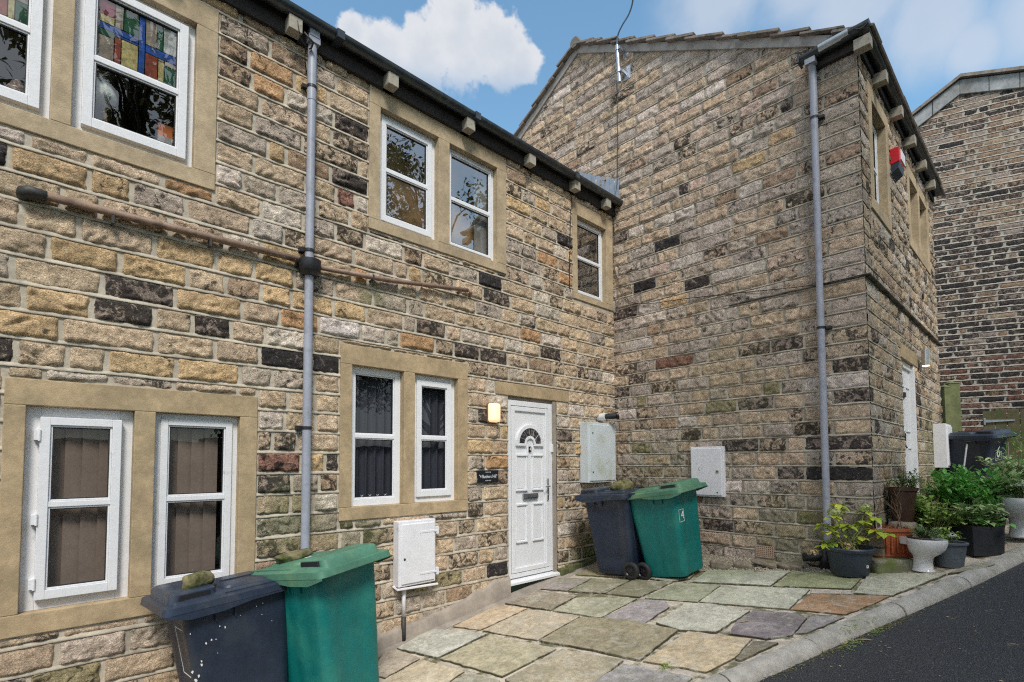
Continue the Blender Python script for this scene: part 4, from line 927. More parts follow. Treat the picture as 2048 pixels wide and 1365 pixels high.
# gravel bed along the gable
V,F=sheet([0,.2,.4,.6,.8,1.0],lambda x:[-.45,-.8,-1.15,-1.5,-1.9,-2.2,-2.5,-2.8,-3.1],None or (lambda x,y:0))
mb=MB(); rowsv=[]; ys=[-.5,-.8,-1.15,-1.4,-1.65,-1.9,-2.15,-2.4,-2.65,-2.9,-3.1]
def bx_(y):
    pts=[(-.45,-.62)]+[(b[1],b[0]) for b in BEDX]
    pts=sorted(pts)
    for (y0,x0),(y1,x1) in zip(pts,pts[1:]):
        if y0<=y<=y1: return x0+(x1-x0)*(y-y0)/(y1-y0)
    return pts[0][1] if y<pts[0][0] else pts[-1][1]
vs=[];n=7
for y in ys:
    xe=bx_(y)+.05
    for i in range(n):
        t=i/(n-1); x=xe+(0.01-xe)*t; vs.append((x,y,zg(x,y)+.005+(.055+.015*math.sin(y*9))*min(1,t*2.2)*max(.0,min(1,(y+2.35)/1.1))))
mb.add(vs,[(j*n+i,j*n+i+1,(j+1)*n+i+1,(j+1)*n+i) for j in range(len(ys)-1) for i in range(n-1)]); tag(mb.build('bed_ground',M['gravel'],None,smooth=True),kind='structure')
# loose gravel chips: uncountable
rs=random.Random(14); ch=MB()
for _ in range(1500):
    y=rs.uniform(-3.0,-.9); xe=bx_(y)+.03; t=rs.random(); x=xe+(-.01-xe)*t; s=rs.uniform(.004,.011)
    z=zg(x,y)+.008+(.055+.015*math.sin(y*9))*min(1,t*2.2)*max(.0,min(1,(y+2.35)/1.1))
    Mx=Matrix.Translation((x,y,z))@Matrix.Rotation(rs.uniform(0,6),4,Vector((rs.random(),rs.random(),rs.random()+.01)).normalized()); ch.box(-s,s,-s*.7,s*.7,-s*.5,s*.5,M=Mx)
tag(ch.build('gravel',plain('pale_chippings',(.42,.37,.29),.9,.5,60,60,.3),None),'pale gravel chippings scattered along the foot of the gable wall','gravel',kind='stuff')
# raised paving beside the front wall
V,F=sheet([.05,.5,1,1.5,2,3,4,5,6,9],lambda x:[-3.30-.337*max(0,x-.3)*.6,-3.20-.337*max(0,x-.3)*.3,-3.09],lambda x,y:zg(x,-3.2)+.115)
mb=MB(); n0=len(V); mb.add(V,F)
sk=[(x,-3.30-.337*max(0,x-.3)*.6) for x in (.05,.5,1,1.5,2,3,4,5,6,9)]
for (a,b),(c,d) in zip(sk,sk[1:]): mb.add([(a,b,zg(a,-3.2)+.115),(c,d,zg(c,-3.2)+.115),(c,d,zg(c,d)-.05),(a,b,zg(a,b)-.05)],[(0,1,2,3)])
mb.add([(.05,-3.30,zg(.05,-3.2)+.115),(.05,-3.09,zg(.05,-3.2)+.115),(.05,-3.09,0),(.05,-3.30,0)],[(0,1,2,3)])
tag(mb.build('raised_pavement',M['rubble'],None),kind='structure')

# ================================================================ rubble edging stones, step, pebbles
def rock(mb,c,sx,sy,sz,seed,rz=0,tilt=0,rough=.16,M0=None,rnd=.22):
    rs=random.Random(seed); bm=bmesh.new(); bmesh.ops.create_cube(bm,size=1); bmesh.ops.subdivide_edges(bm,edges=bm.edges[:],cuts=5,use_grid_fill=True)
    mt=M0 if M0 is not None else Matrix.Translation(c)@Matrix.Rotation(rz,4,'Z')@Matrix.Rotation(tilt,4,'Y')
    vs=[]
    for v in bm.verts:
        p=v.co.copy(); r=p.length; p=p*(1-rnd*max(0,r-.55)/.3); nn=mnoise.noise(p*2.2+Vector((seed*3.1,0,0)))*rough+mnoise.noise(p*6+Vector((seed,5,0)))*rough*.4
        p=p*(1+nn*1.6); vs.append(mt@Vector((p.x*sx,p.y*sy,p.z*sz)))
    idx={v:i for i,v in enumerate(bm.verts)}; fs=[tuple(idx[v] for v in f.verts) for f in bm.faces]; bm.free(); mb.add(vs,fs); return mb
edl=['rough mossy edging stone tucked beside the right green wheelie bin','second rough edging stone along from the green wheelie bin, pale on top','low flat edging stone before the long tilted slab','long thin edging slab tipped over in front of the air vent','small pale broken stone under the tipped edging slab','mossy flat edging stone nearest the black pot']
for i,(pa,h,wd_,dd) in enumerate([((1380,1140),.14,.24,.10),((1437,1141),.10,.22,.10),((1483,1141),.085,.20,.09),((1530,1139),.055,.27,.12),((1516,1149),.035,.10,.05),((1578,1141),.07,.24,.13)]):
    p=G(*pa); q=G(pa[0]+30,pa[1]+2); rz=math.atan2(q[1]-p[1],q[0]-p[0]); p[0]+=.04
    mb=rock(MB(),Vector((p[0],p[1],p[2]+h*.42+(.035 if i==3 else 0))),wd_,dd,h,i+3,rz=rz,tilt=(.16 if i==3 else .05))
    tag(mb.build('edging_stone',M['rubble'],None,smooth=True),edl[i],'stone','edging stones of the gravel bed')
p=G(1788,1148); st_=MB(); rock(st_,Vector((p[0]+.17,p[1]+.12,p[2]+.045)),.40,.40,.17,41,rz=-.72,rough=.035,rnd=.05)
tag(st_.build('stone_step',M['moss_stone'].copy() if False else plain('mossy_step',(.25,.235,.17),.95,.3,6,50,.7,dirt=(.12,.15,.04),dscale=5,dth=(.42,.65)),None,smooth=True),'low mossy stone step between the black pot and the white toilet','step')

# ================================================================ WHEELIE BINS
def rrect(x0,x1,y0,y1,r,z,n=5,f=None):
    pts=[]
    for (cx,cy,a0) in ((x1-r,y1-r,0),(x0+r,y1-r,90),(x0+r,y0+r,180),(x1-r,y0+r,270)):
        for i in range(n+1):
            a=R_(a0+90*i/n); pts.append((cx+r*math.cos(a),cy+r*math.sin(a)))
    out=[]
    # add straight points
    k=len(pts)
    for i in range(k):
        p=pts[i]; q=pts[(i+1)%k]; out.append(p); d=math.hypot(q[0]-p[0],q[1]-p[1])
        if d>.1:
            for j in range(1,12): out.append((p[0]+(q[0]-p[0])*j/12,p[1]+(q[1]-p[1])*j/12))
    return [Vector((x,y,z)) for x,y in out]
def make_bin(label,group,body,lidm,loc,yaw,s,tx,ty,ribs='panel',seed=1):
    root=empty('wheelie_bin'); n=Vector((-tx,-ty,1)).normalized(); f_=Vector((math.cos(yaw),math.sin(yaw),0)); f_=(f_-n*f_.dot(n)).normalized(); l=n.cross(f_)
    Mx=Matrix((f_,l,n)).transposed().to_4x4(); root.matrix_world=Matrix.Translation(loc)@Mx@Matrix.Scale(s,4)
    tag(root,label,'wheelie bin',group)
    mb=MB(); rings=[]; nz_=26
    for i in range(nz_+1):
        t=i/nz_; z=.03+.93*t
        xb=-.255-.045*t; xf=.235+.100*t; hw=.222+.035*t; ring=rrect(xb,xf,-hw,hw,.055,z); out=[]
        for p in ring:
            q=p.copy(); u=(p.x-xb)/(xf-xb); side=abs(abs(p.y)-hw)<1e-4
            if ribs=='panel':
                if side and .16<u<.80 and .14<t<.90:
                    e=min((u-.16)/.05,(.80-u)/.05,(t-.14)/.03,(.90-t)/.03,1); q.y-=math.copysign(.026*max(0,e),q.y)
                if side and .80<u<.99 and t<.96: q.y-=math.copysign(.008,q.y)
            else:
                if side and t>.03: q.y-=math.copysign(.012*max(0,1-abs(u-.46)/.07)+.010*max(0,1-abs(u-.72)/.05),q.y)
            if abs(p.x-xf)<1e-4 and t<.93:
                v=abs(p.y)/hw
                if v<.55: q.x+= -.014*max(0,min((.55-v)/.08,1,(.93-t)/.05))
            if i==0: q.x*=.97; q.y*=.97
            out.append(q)
        rings.append(out)
    mb.loft(rings,cap1=False)
    # inner faces + rim
    rim=[rrect(-.300,.335,-.257,.257,.055,.93),rrect(-.325,.362,-.280,.280,.06,.935),rrect(-.325,.362,-.280,.280,.06,.972),rrect(-.29,.325,-.245,.245,.05,.972)]
    mb.loft(rim,cap0=False,cap1=False)
    for (u,sy) in ((.05,-1),(.16,-1),(.05,1),(.16,1)): mb.box(u-.004,u+.004,min(sy*.253,sy*.268),max(sy*.253,sy*.268),.84,.935)
    b=mb.build('body',body,root,angle=45)
    ld=MB(); zz=.965
    def W_(x0,x1,w,r,z): return rrect(x0,x1,-w,w,r,z)
    def sag(ring,k=.0): return [Vector((p.x,p.y,p.z-k*max(0,p.x-.05)*1.)) for p in ring]
    ld.loft([sag(W_(-.315,.435,.305,.05,zz-.030)),sag(W_(-.318,.440,.309,.05,zz-.026)),sag(W_(-.318,.432,.305,.05,zz+.014)),sag(W_(-.30,.385,.285,.05,zz+.022)),sag(W_(-.27,.36,.262,.06,zz+.033)),sag(W_(-.23,.32,.225,.06,zz+.040)),sag(W_(-.1,.2,.1,.05,zz+.042))],cap0=True)
    # drooping skirt towards the middle of each side
    for sy in (-1,1):
        pts=[(-.31,0),(-.05,-.006),(.12,-.03),(.30,-.034),(.432,0)]
        for (a,za),(c,zc) in zip(pts,pts[1:]):
            y=sy*.3065; y2=sy*.299; zt=zz-.026; ld.add([(a,y,zt),(c,y,zt),(c,y,zt+zc-.012),(a,y,zt+za-.012),(a,y2,zt),(c,y2,zt),(c,y2,zt+zc-.012),(a,y2,zt+za-.012)],[(0,1,2,3),(7,6,5,4),(0,4,5,1),(3,2,6,7),(0,3,7,4),(1,5,6,2)])
    # raised front block that carries the grips
    ld.loft([rrect(.13,.40,-.235,.235,.04,zz+.02),rrect(.135,.385,-.23,.23,.04,zz+.070),rrect(.15,.37,-.215,.215,.04,zz+.082)])
    ld.loft([rrect(-.24,.10,-.20,.20,.05,zz+.03),rrect(-.225,.085,-.185,.185,.05,zz+.054),rrect(-.20,.06,-.16,.16,.05,zz+.058)]); ld.box(-.19,.05,-.010,.010,zz+.055,zz+.066)
    for y_ in (-.27,.27): ld.box(-.25,.10,y_-.004,y_+.004,zz+.024,zz+.034)
    lo=ld.build('lid',lidm,root,angle=35)
    for sy in (-1,1):
        gp=MB(); gp.loft([rrect(.17,.345,sy*.2335-.010,sy*.2335+.010,.006,zz+.028),rrect(.175,.34,sy*.2335-.010,sy*.2335+.010,.006,zz+.066)]); gp.build('lid_grip_shade',M['black'],root)  # black slabs put the shade of the hollow grip pockets into colour
    hg=MB(); hg.tube([(-.365,-.235,.968),(-.365,.235,.968)],.016,12)
    for y in (-.225,-.075,.075,.225): hg.loft([rrect(-.385,-.285,y-.016,y+.016,.012,.935),rrect(-.385,-.27,y-.016,y+.016,.012,.99)])
    hg.build('handle_bar',lidm if ribs!='panel' else body,root,angle=40)
    ax=MB(); ax.tube([(-.262,-.25,.10),(-.262,.25,.10)],.012,10); ax.box(-.29,-.215,-.19,.19,.055,.15); ax.build('axle',M['black'],root)
    for sy in (-1,1):
        Mr=Matrix.Translation((-.262,sy*.252,.10))@Matrix.Rotation(R_(90),4,'X')
        ty_=MB(); ty_.lathe([(.066,-.026),(.088,-.028),(.099,-.018),(.101,0),(.099,.018),(.088,.028),(.066,.026)],32,M=Mr)
        wh=empty('wheel'); wh.parent=root; wh['label']='black rubber wheel'
        ty_.build('tyre',M['rubber'],wh,smooth=True)
        ri=MB(); ri.lathe([(.001,-.02),(.02,-.024),(.024,-.014),(.058,-.010),(.067,-.022),(.067,.022),(.058,.010),(.024,.014),(.02,.024),(.001,.02)],32,M=Mr)
        for k in range(6):
            a=R_(60*k); Ms=Mr@Matrix.Rotation(a,4,'Z'); ri.box(.02,.062,-.006,.006,-.020,.020,M=Ms)
        ri.build('rim',M['black'],wh,angle=40)
    return root
def drop(x,y,z):
    P0=np.array([x,y,z]); t=1.
    for _ in range(30):
        p=CAM+(P0-CAM)*t; t+=(p[2]-zg(p[0],p[1]))/2.
    p=CAM+(P0-CAM)*t; return (p[0],p[1],zg(p[0],p[1])+.012)
RB='wheelie bins in front of the cottage'
b1=make_bin('navy wheelie bin splashed with white paint under the lower left window',RB,M['navy'],M['navy_lid'],(-5.11,-.44,-.50),R_(182.5),1.04,.075,-.04,ribs='rib')
b2=make_bin('teal green wheelie bin beside the downpipe with a long mossy stone on its faded lid',RB,M['green'],M['green_lid'],(-4.53,-.69,-.40),R_(-74),1.07,.12,-.10,ribs='rib')
b3=make_bin('navy wheelie bin under the pale tall wall cabinet, leaning against the green one',RB,M['navy'],M['navy_lid'],drop(-.745,-.62,-.02),R_(93),.99,.06,-.05)
b4=make_bin('teal green wheelie bin marked 4 standing in the inner corner near the gable',RB,M['green'],M['green_lid'],drop(-.68,-1.31,.05),R_(-91),1.0,.10,-.15,ribs='rib')
b5=make_bin('dark navy wheelie bin marked 6 behind the plants beside the wooden fence',RB,M['navy'],M['navy_lid'],(4.10,-3.55,.84),R_(-112),.95,.10,.0)
def on(root,o,loc,rot): o.parent=root; o.location=loc; o.rotation_euler=rot; return o
# number 4 with white outline on the front of the green bin
def outline(w,h,t):
    mb=MB(); mb.box(-w/2,w/2,-.001,.001,h/2-t,h/2); mb.box(-w/2,w/2,-.001,.001,-h/2,-h/2+t); mb.box(-w/2,-w/2+t,-.001,.001,-h/2+t,h/2-t); mb.box(w/2-t,w/2,-.001,.001,-h/2+t,h/2-t); return mb
fx=lambda z:.235+.100*(z-.03)/.93
SLF=math.atan(.100/.93)
o=text('4',.115,(0,0,0),(0,0,0),M['letter'],b4,'bin_number'); o.location=(fx(.68)+.003,-.145,.685); o.rotation_euler=(R_(90)-SLF*0,0,R_(90)); o.rotation_euler=(R_(90)+SLF*0,R_(0),R_(90)); o.rotation_euler=Matrix(((0,math.sin(SLF),math.cos(SLF)),(1,0,0),(0,math.cos(SLF),-math.sin(SLF)))).to_euler()
o=outline(.10,.135,.004).build('number_box',M['letter'],b4); o.location=(fx(.68)+.003,-.165,.685); o.rotation_euler=(0,SLF,R_(90)); o.rotation_euler=Matrix(((0,-math.cos(SLF),math.sin(SLF)),(1,0,0),(0,math.sin(SLF),math.cos(SLF)))).to_euler()
o=text('6',.25,(0,0,0),(0,0,0),M['letter'],b5,'bin_number',ext=.0012,sx=.8); o.location=(fx(.66)+.003,.02,.70); o.rotation_euler=Matrix(((0,math.sin(SLF),math.cos(SLF)),(1,0,0),(0,math.cos(SLF),-math.sin(SLF)))).to_euler()
o=outline(.15,.13,.005).build('number_box',M['letter'],b5); o.location=(fx(.64)+.003,.02,.645); o.rotation_euler=Matrix(((0,-math.cos(SLF),math.sin(SLF)),(1,0,0),(0,math.sin(SLF),math.cos(SLF)))).to_euler()
# white outline patch on the end and splashes on the side of the front navy bin
o=outline(.17,.30,.004).build('number_box',M['letter'],b1); o.location=(fx(.62)+.003,.08,.66); o.rotation_euler=Matrix(((0,-math.cos(SLF),math.sin(SLF)),(1,0,0),(0,math.sin(SLF),math.cos(SLF)))).to_euler()
sp=MB(); rs=random.Random(4)
for (u,z,s) in [(.14,.80,.008),(.11,.785,.011),(.19,.73,.010),(.22,.72,.012),(.165,.725,.006),(.25,.60,.016),(.30,.575,.016),(.285,.52,.020),(.27,.54,.014),(.25,.62,.010),(-.08,.86,.007),(-.12,.87,.008),(-.11,.80,.005),(.24,.37,.012),(.16,.64,.005),(.30,.80,.006),(.02,.83,.004),(-.17,.74,.004)]:
    n=9; pts=[]; y=.222+.035*(z-.03)/.93+.0015
    for k in range(n):
        a=2*math.pi*k/n; r=s*rs.uniform(.3,.75); pts.append((u+r*math.cos(a)*.7,y+(r*math.sin(a))*.038,z+r*math.sin(a)*1.2))
    sp.prism(pts,(0,.0012,0))
sp.build('paint_splashes',M['letter'],b1)
# stones lying on lids
def lidstone(root,lx,ly,sx,sy,sz,rz,seed,label):
    M0=root.matrix_world.copy(); p=M0@Vector((lx,ly,(1.045 if lx>.1 else 1.023)+sz*.36)); q=M0.to_quaternion().to_matrix().to_4x4()
    mb=rock(MB(),None,sx,sy,sz,seed,rough=.20,M0=Matrix.Identity(4)); o=mb.build('mossy_stone',M['moss_stone'],None,smooth=True); o.matrix_world=Matrix.Translation(p)@q@Matrix.Rotation(rz,4,'Z'); tag(o,label,'stone','stones weighing down bin lids'); return o
bpy.context.view_layer.update()
lidstone(b1,.20,.10,.17,.10,.10,.35,5,'dark mossy stone on the lid of the splashed navy bin')
lidstone(b2,-.10,-.09,.24,.12,.065,1.35,8,'long yellow green mossy stone on the faded lid of the front green bin')
lidstone(b3,-.10,.02,.26,.15,.12,1.2,12,'brown stone on the lid of the navy bin beneath the wall cabinet')
lab=MB(); lab.box(-.03,.055,-.06,.05,1.0235,1.0245); lab.build('paper_label',M['letter'],b2)

# ================================================================ THINGS FIXED TO THE WALLS
def meter_box(x0,x1,z0,z1,yp,d,label,frame='white_metal',hinge=False,lock=(.88,.5)):
    r=empty('meter_box',((x0+x1)/2,yp,z0)); tag(r,label,'meter box'); k=K(r)
    mb=MB(); mb.box(x0,x1,yp-d,yp,z0,z1); k(mb.build('box_body',M[frame],None,bevel=.006))
    w=x1-x0; h=z1-z0; mb=MB(); mb.box(x0+.03,x1-.02,yp-d-.012,yp-d+.001,z0+.025,z1-.03); k(mb.build('box_door',M[frame],None,bevel=.004))
    mb=MB(); lx=x0+w*lock[0]; lz=z0+h*lock[1]; mb.tube([(lx,yp-d-.011,lz),(lx,yp-d-.016,lz)],.011,14); k(mb.build('lock',M['iron'],None))
    return r,k
r,k=meter_box(-3.655,-3.235,.20,.815,-.012,.10,'white meter box with strap hinges low on the cottage wall beside the downpipe',lock=(.14,.42))
for z in (.70,.30): mb=MB(); mb.box(-3.43,-3.215,-.128,-.1245,z-.010,z+.010); mb.box(-3.232,-3.205,-.13,-.09,z-.035,z+.035); k(mb.build('strap_hinge',M['white_metal'],None,bevel=.002))
mb=MB(); mb.tube([(-3.555,-.045,.21),(-3.555,-.045,-.10)],.019,14); k(mb.build('conduit',M['white_metal'],None,smooth=True))
mb=MB(); mb.tube([(-3.555,-.045,-.10),(-3.555,-.045,-.36)],.023,14); k(mb.build('conduit_sleeve',M['iron'],None,smooth=True))
mb=MB(); mb.tube([(-3.66,-.03,.20),(-3.66,-.10,.18),(-3.20,-.10,.165)],.012,6); k(mb.build('bottom_lip',M['white_metal'],None))
r,k=meter_box(-.835,-.215,1.10,1.905,-.012,.14,'tall pale blue grey cabinet on the cottage wall above the navy bin in the corner',frame='pale_cab',lock=(.14,.82))
mb=MB(); mb.tube([(-.835+.62*.14,-.163,1.24),(-.835+.62*.14,-.168,1.24)],.011,14); k(mb.build('lock',M['iron'],None))
# box on the gable
def gbox():
    y0,y1,z0,z1=-1.615,-1.185,.94,1.56; r=empty('meter_box',(0,(y0+y1)/2,z0)); tag(r,'white metal meter box mounted on the gable wall above the gravel bed','meter box'); k=K(r)
    mb=MB(); mb.box(-.062,-.012,y0,y1,z0,z1); k(mb.build('box_body',M['white_metal'],None,bevel=.006))
    mb=MB(); mb.box(-.074,-.0615,y0+.03,y1-.012,z0+.02,z1-.025); k(mb.build('box_door',M['white_metal'],None,bevel=.004))
    mb=MB(); mb.tube([(-.073,y0+.08,z0+.31),(-.080,y0+.08,z0+.31)],.02,16); k(mb.build('lock',M['chrome'],None))
    mb=MB(); mb.tube([(-.080,y0+.08,z0+.31),(-.0815,y0+.08,z0+.31)],.010,12); mb.tube([(-.0735,y0+.085,z0+.055),(-.0745,y0+.085,z0+.055)],.010,14); 
    for i in range(6): a=R_(100+28*i); b=R_(100+28*(i+1)); c=(y0+.30,z0+.34); mb.tube([(-.0745,c[0]-.02*math.cos(a),c[1]+.02*math.sin(a)),(-.0745,c[0]-.02*math.cos(b),c[1]+.02*math.sin(b))],.0015,4)
    k(mb.build('lock_core',M['iron'],None))
gbox()
r=empty('meter_box',(4.0,-L,1.3)); tag(r,'pale meter box far along the front wall just left of the bin marked 6','meter box'); k=K(r)
mb=MB(); mb.box(3.72,4.26,-L-.17,-L-.01,1.27,1.93); k(mb.build('box_body',M['white_metal'],None,bevel=.006)); mb=MB(); mb.box(3.75,4.23,-L-.183,-L-.169,1.30,1.90); k(mb.build('box_door',M['white_metal'],None,bevel=.004))
mb=MB(); mb.tube([(4.0,-L-.06,1.28),(4.0,-L-.06,.8)],.03,10); k(mb.build('conduit',M['galv'],None))
# lit bulkhead lamp
m_l,nt,b,_=newmat('lit_lamp_glass'); co=coords(nt,'Generated'); b.inputs['Base Color'].default_value=(.9,.75,.55,1); b.inputs['Roughness'].default_value=.2
d=N(nt,'ShaderNodeVectorMath',operation='DISTANCE'); lk(nt,co,d.inputs[0]); d.inputs[1].default_value=(.55,.5,.42)
e=math_(nt,'MULTIPLY_ADD',sstep(nt,d.outputs['Value'],.50,.06),1.9,.42); lk(nt,e,b.inputs['Emission Strength']); b.inputs['Emission Color'].default_value=(1,.60,.30,1)
r=empty('wall_lamp',(-2.40,0,1.93)); tag(r,'lit oblong bulkhead lamp glowing amber between the window and the white front door','wall lamp'); k=K(r)
mb=MB(); mb.box(-2.488,-2.322,-.048,-.010,1.815,2.045); k(mb.build('lamp_base',plain('copper_lamp_base',(.22,.12,.07),.5,.2,10,50,.1),None,bevel=.02))
mb=MB(); mb.loft([[Vector((p.x,-.045,p.y)) for p in rrect(-2.480,-2.330,1.823,2.037,.03,0)],[Vector((p.x,-.085,p.y)) for p in rrect(-2.477,-2.333,1.826,2.034,.03,0)],[Vector((p.x,-.102,p.y)) for p in rrect(-2.462,-2.348,1.842,2.018,.03,0)]]); k(mb.build('lamp_glass',m_l,None,smooth=False,angle=50))
# plaque
pz=(1.150+1.285)/2; px_=-2.475
r=empty('house_sign',(px_,0,pz)); tag(r,'small black slate house name sign reading 4 Bunkers Hill','sign'); k=K(r)
mb=MB(); mb.box(px_-.155,px_+.155,-.036,-.012,pz-.068,pz+.068); k(mb.build('sign_plate',M['plaque'],None,bevel=.003))
k(text('"4 Bunkers Hill"',.052,(px_,-.0375,pz-.002),(R_(90),0,0),M['letter'],name='sign_lettering',ext=.0006,sx=.80))
mb=MB()
for sg in (1,-1):
    for dx in (-.03,-.01,.01,.03):
        for i in range(8):
            a=2*math.pi*i/8; b_=2*math.pi*(i+1)/8; rr_=.007 if abs(dx)>.02 else .005; mb.tube([(px_+dx+rr_*math.cos(a)*1.3,-.0375,pz+sg*.046+rr_*math.sin(a)*.7),(px_+dx+rr_*math.cos(b_)*1.3,-.0375,pz+sg*.046+rr_*math.sin(b_)*.7)],.0012,4)
k(mb.build('sign_ornament',M['letter'],None))
# boiler flue outlet
r=empty('boiler_flue',(-.40,0,2.02)); tag(r,'stubby white boiler flue with black end poking out above the pale wall cabinet','flue'); k=K(r)
mb=MB(); mb.tube([(-.40,.0,2.0),(-.40,-.13,2.0)],.05,18); k(mb.build('flue_collar',M['white_paint'],None,angle=40))
mb=MB(); mb.tube([(-.40,-.12,2.0),(-.37,-.19,2.0),(-.33,-.25,2.01)],[.038,.040,.042],16); mb.tube([(-.33,-.25,2.01),(-.31,-.27,2.014)],[.052,.052],16); k(mb.build('flue_terminal',M['black'],None,angle=40))
# alarm box on front wall
ap=PC(1797,330,-L-.06); r=empty('alarm_box',(ap[0],-L,ap[2])); tag(r,'red, white and black burglar alarm box high on the front wall between two upper windows','alarm box'); k=K(r)
ax0,ax1=ap[0]-.17,ap[0]+.12; az0,az1=ap[2]-.17,ap[2]+.15
mb=MB(); mb.prism([(ax0,-L,az0+.12),(ax0,-L-.10,az0+.14),(ax0,-L-.10,az1),(ax0,-L,az1)],(ax1-ax0,0,0)); k(mb.build('alarm_cover',M['red'],None,bevel=.006))
mb=MB(); mb.box(ax0+.05,ax1-.0,-L-.112,-L-.099,az0+.17,az1-.02); k(mb.build('alarm_front',M['white_metal'],None,bevel=.004))
mb=MB(); mb.prism([(ax0+.005,-L,az0+.0),(ax0+.005,-L-.085,az0+.06),(ax0+.005,-L-.098,az0+.139),(ax0+.005,-L,az0+.119)],(ax1-ax0-.01,0,0)); k(mb.build('alarm_strobe',M['pot_blue'],None,bevel=.004))
# cylinder lamp on front wall
lp=PC(1851,716,-L-.10); r=empty('wall_lamp',(lp[0],-L,lp[2])); tag(r,'brushed steel cylinder lamp shining downwards right of the front wall door','wall lamp'); k=K(r)
mb=MB(); mb.tube([(lp[0],-L-.10,lp[2]-.11),(lp[0],-L-.10,lp[2]+.11)],.045,20); mb.tube([(lp[0],-L,lp[2]),(lp[0],-L-.10,lp[2])],.02,10); k(mb.build('lamp_body',M['chrome'],None,angle=40))
m_b=bpy.data.materials.new('lit_bulb'); m_b.use_nodes=True; m_b.node_tree.nodes['Principled BSDF'].inputs['Emission Color'].default_value=(1,.7,.4,1); m_b.node_tree.nodes['Principled BSDF'].inputs['Emission Strength'].default_value=8
mb=MB(); mb.tube([(lp[0],-L-.10,lp[2]-.113),(lp[0],-L-.10,lp[2]-.108)],.038,16); k(mb.build('bulb',m_b,None))
# cables
def cable(name,pts,r,mat,label,cat='cable'):
    mb=MB(); P_=[Vector(p) for p in pts]; out=[]
    for i in range(len(P_)-1):
        p0=P_[max(i-1,0)];p1=P_[i];p2=P_[i+1];p3=P_[min(i+2,len(P_)-1)]
        for j in range(8):
            t=j/8; out.append(.5*((2*p1)+(-p0+p2)*t+(2*p0-5*p1+4*p2-p3)*t*t+(-p0+3*p1-3*p2+p3)*t*t*t))
    out.append(P_[-1]); mb.tube(out,r,6); return tag(mb.build(name,mat,None,smooth=True),label,cat)
cable('black_cable',[(-.02,-.12,6.98),(-.02,-.125,6.4),(-.03,-.10,5.4),(-.16,-.05,5.05),(-.03,-.03,4.9),(-.03,-.022,4.35),(-.025,-.114,3.95),(-.025,-.25,3.70),(-.025,-.402,3.605),(-.025,-.70,3.54),(-.025,-1.12,3.50),(-.028,-1.9,3.395),(-.045,-2.65,3.29),(-.06,-3.14,3.28)],.0045,M['black'],'thin black cable dropping in the corner then sagging along the drip course of the gable')
cable('black_cable',[(PA(1138,385)[0],-.03,5.0),(PA(1141,392)[0],-.022,4.85),(PA(1139,430)[0],-.022,PA(1139,430)[2]),(PA(1137,500)[0],-.022,PA(1137,500)[2]),(PA(1137,575)[0],-.022,PA(1137,575)[2]),(PA(1142,592)[0],-.02,PA(1142,592)[2])],.006,M['black'],'thin black cable hanging straight down the cottage wall left of the single upper window')
r=empty('aerial_bracket',(-.05,-.11,7.2)); tag(r,'pale galvanised aerial mast stub bracketed near the top of the gable','bracket'); k=K(r)
p1=PB(1234,92,-.12); p2=PB(1239,165,-.12)
mb=MB(); mb.tube([tuple(p2),tuple((p1+p2)/2+np.array([0,0,0])),(p1[0],p1[1],p1[2])],.028,14); k(mb.build('mast_stub',M['galv'],None,angle=40))
for f_ in (.12,.72):
    mb=MB(); q=p1+(p2-p1)*f_; mb.box(-.02,-.008,q[1]-.13,q[1]-.03,q[2]-.10,q[2]+.10); mb.box(-.15,-.01,q[1]-.06,q[1]-.035,q[2]-.02,q[2]+.02); mb.tube([(-.12,q[1],q[2]-.012),(-.12,q[1],q[2]+.012)],.036,12); k(mb.build('wall_plate',M['galv'],None))
q=[p1]+[PB(*a,-.12-.10*i) for i,a in enumerate([(1236,70),(1245,50),(1256,32),(1263,14),(1266,-6),(1264,-40)])]
cable('overhead_wire',[tuple(a) for a in q],.012,plain('blue_grey_wire',(.16,.26,.36),.5,.1,8,40,.05),'blue grey overhead wire curving up into the sky from the aerial bracket','wire')
# things seen behind the stained glass window
def inside(px,py,y=.145): return Vector(tuple(PA(px,py,y)))
a=inside(203,262); b_=inside(196,205); r=empty('feather_duster',tuple(a)); tag(r,'white fluffy duster with a wooden handle standing behind the upper left window pane','duster'); k=K(r)
mb=MB(); mb.tube([tuple(inside(213,268)),tuple(inside(208,210))],.012,8); k(mb.build('handle',plain('duster_wood',(.45,.26,.11),.6),None))
top_=inside(190,130); bot=inside(208,214); mb=MB(); n=10; pts=[bot.lerp(top_,i/n) for i in range(n+1)]; mb.tube([tuple(q) for q in pts],[.03,.075,.088,.088,.08,.07,.06,.05,.035,.02,.006],20); k(mb.build('duster_head',plain('white_fluff',(.85,.87,.85),.95,.3,30,60,1.),None,smooth=True))
a=inside(330,303,.15); r=empty('small_carton',tuple(a)); tag(r,'small orange and grey carton on the upper left window sill','carton'); k=K(r)
h_=(inside(330,250,.15)-a).z; mb=MB(); mb.box(a.x-.045,a.x+.045,a.y-.0,a.y+.05,a.z,a.z+h_*.55,0); k(mb.build('carton_base',plain('grey_card',(.45,.42,.42),.7),None)); mb=MB(); mb.box(a.x-.045,a.x+.045,a.y-.0,a.y+.05,a.z+h_*.55,a.z+h_); k(mb.build('carton_top',plain('orange_card',(.75,.20,.05),.6),None))
a=inside(32,218,.17); mb=MB(); mb.lathe([(.001,0),(.06,0),(.075,.03),(.07,.08),(.055,.10),(.06,.11),(.045,.14),(.02,.17),(.012,.19),(.001,.20)],20,c=tuple(a)); tag(mb.build('ornament',plain('glazed_ornament',(.32,.22,.20),.3,.5,30,60,.3,dirt=(.6,.58,.6),dscale=30),None,smooth=True),'small domed glazed ornament behind the far left upper pane','ornament')
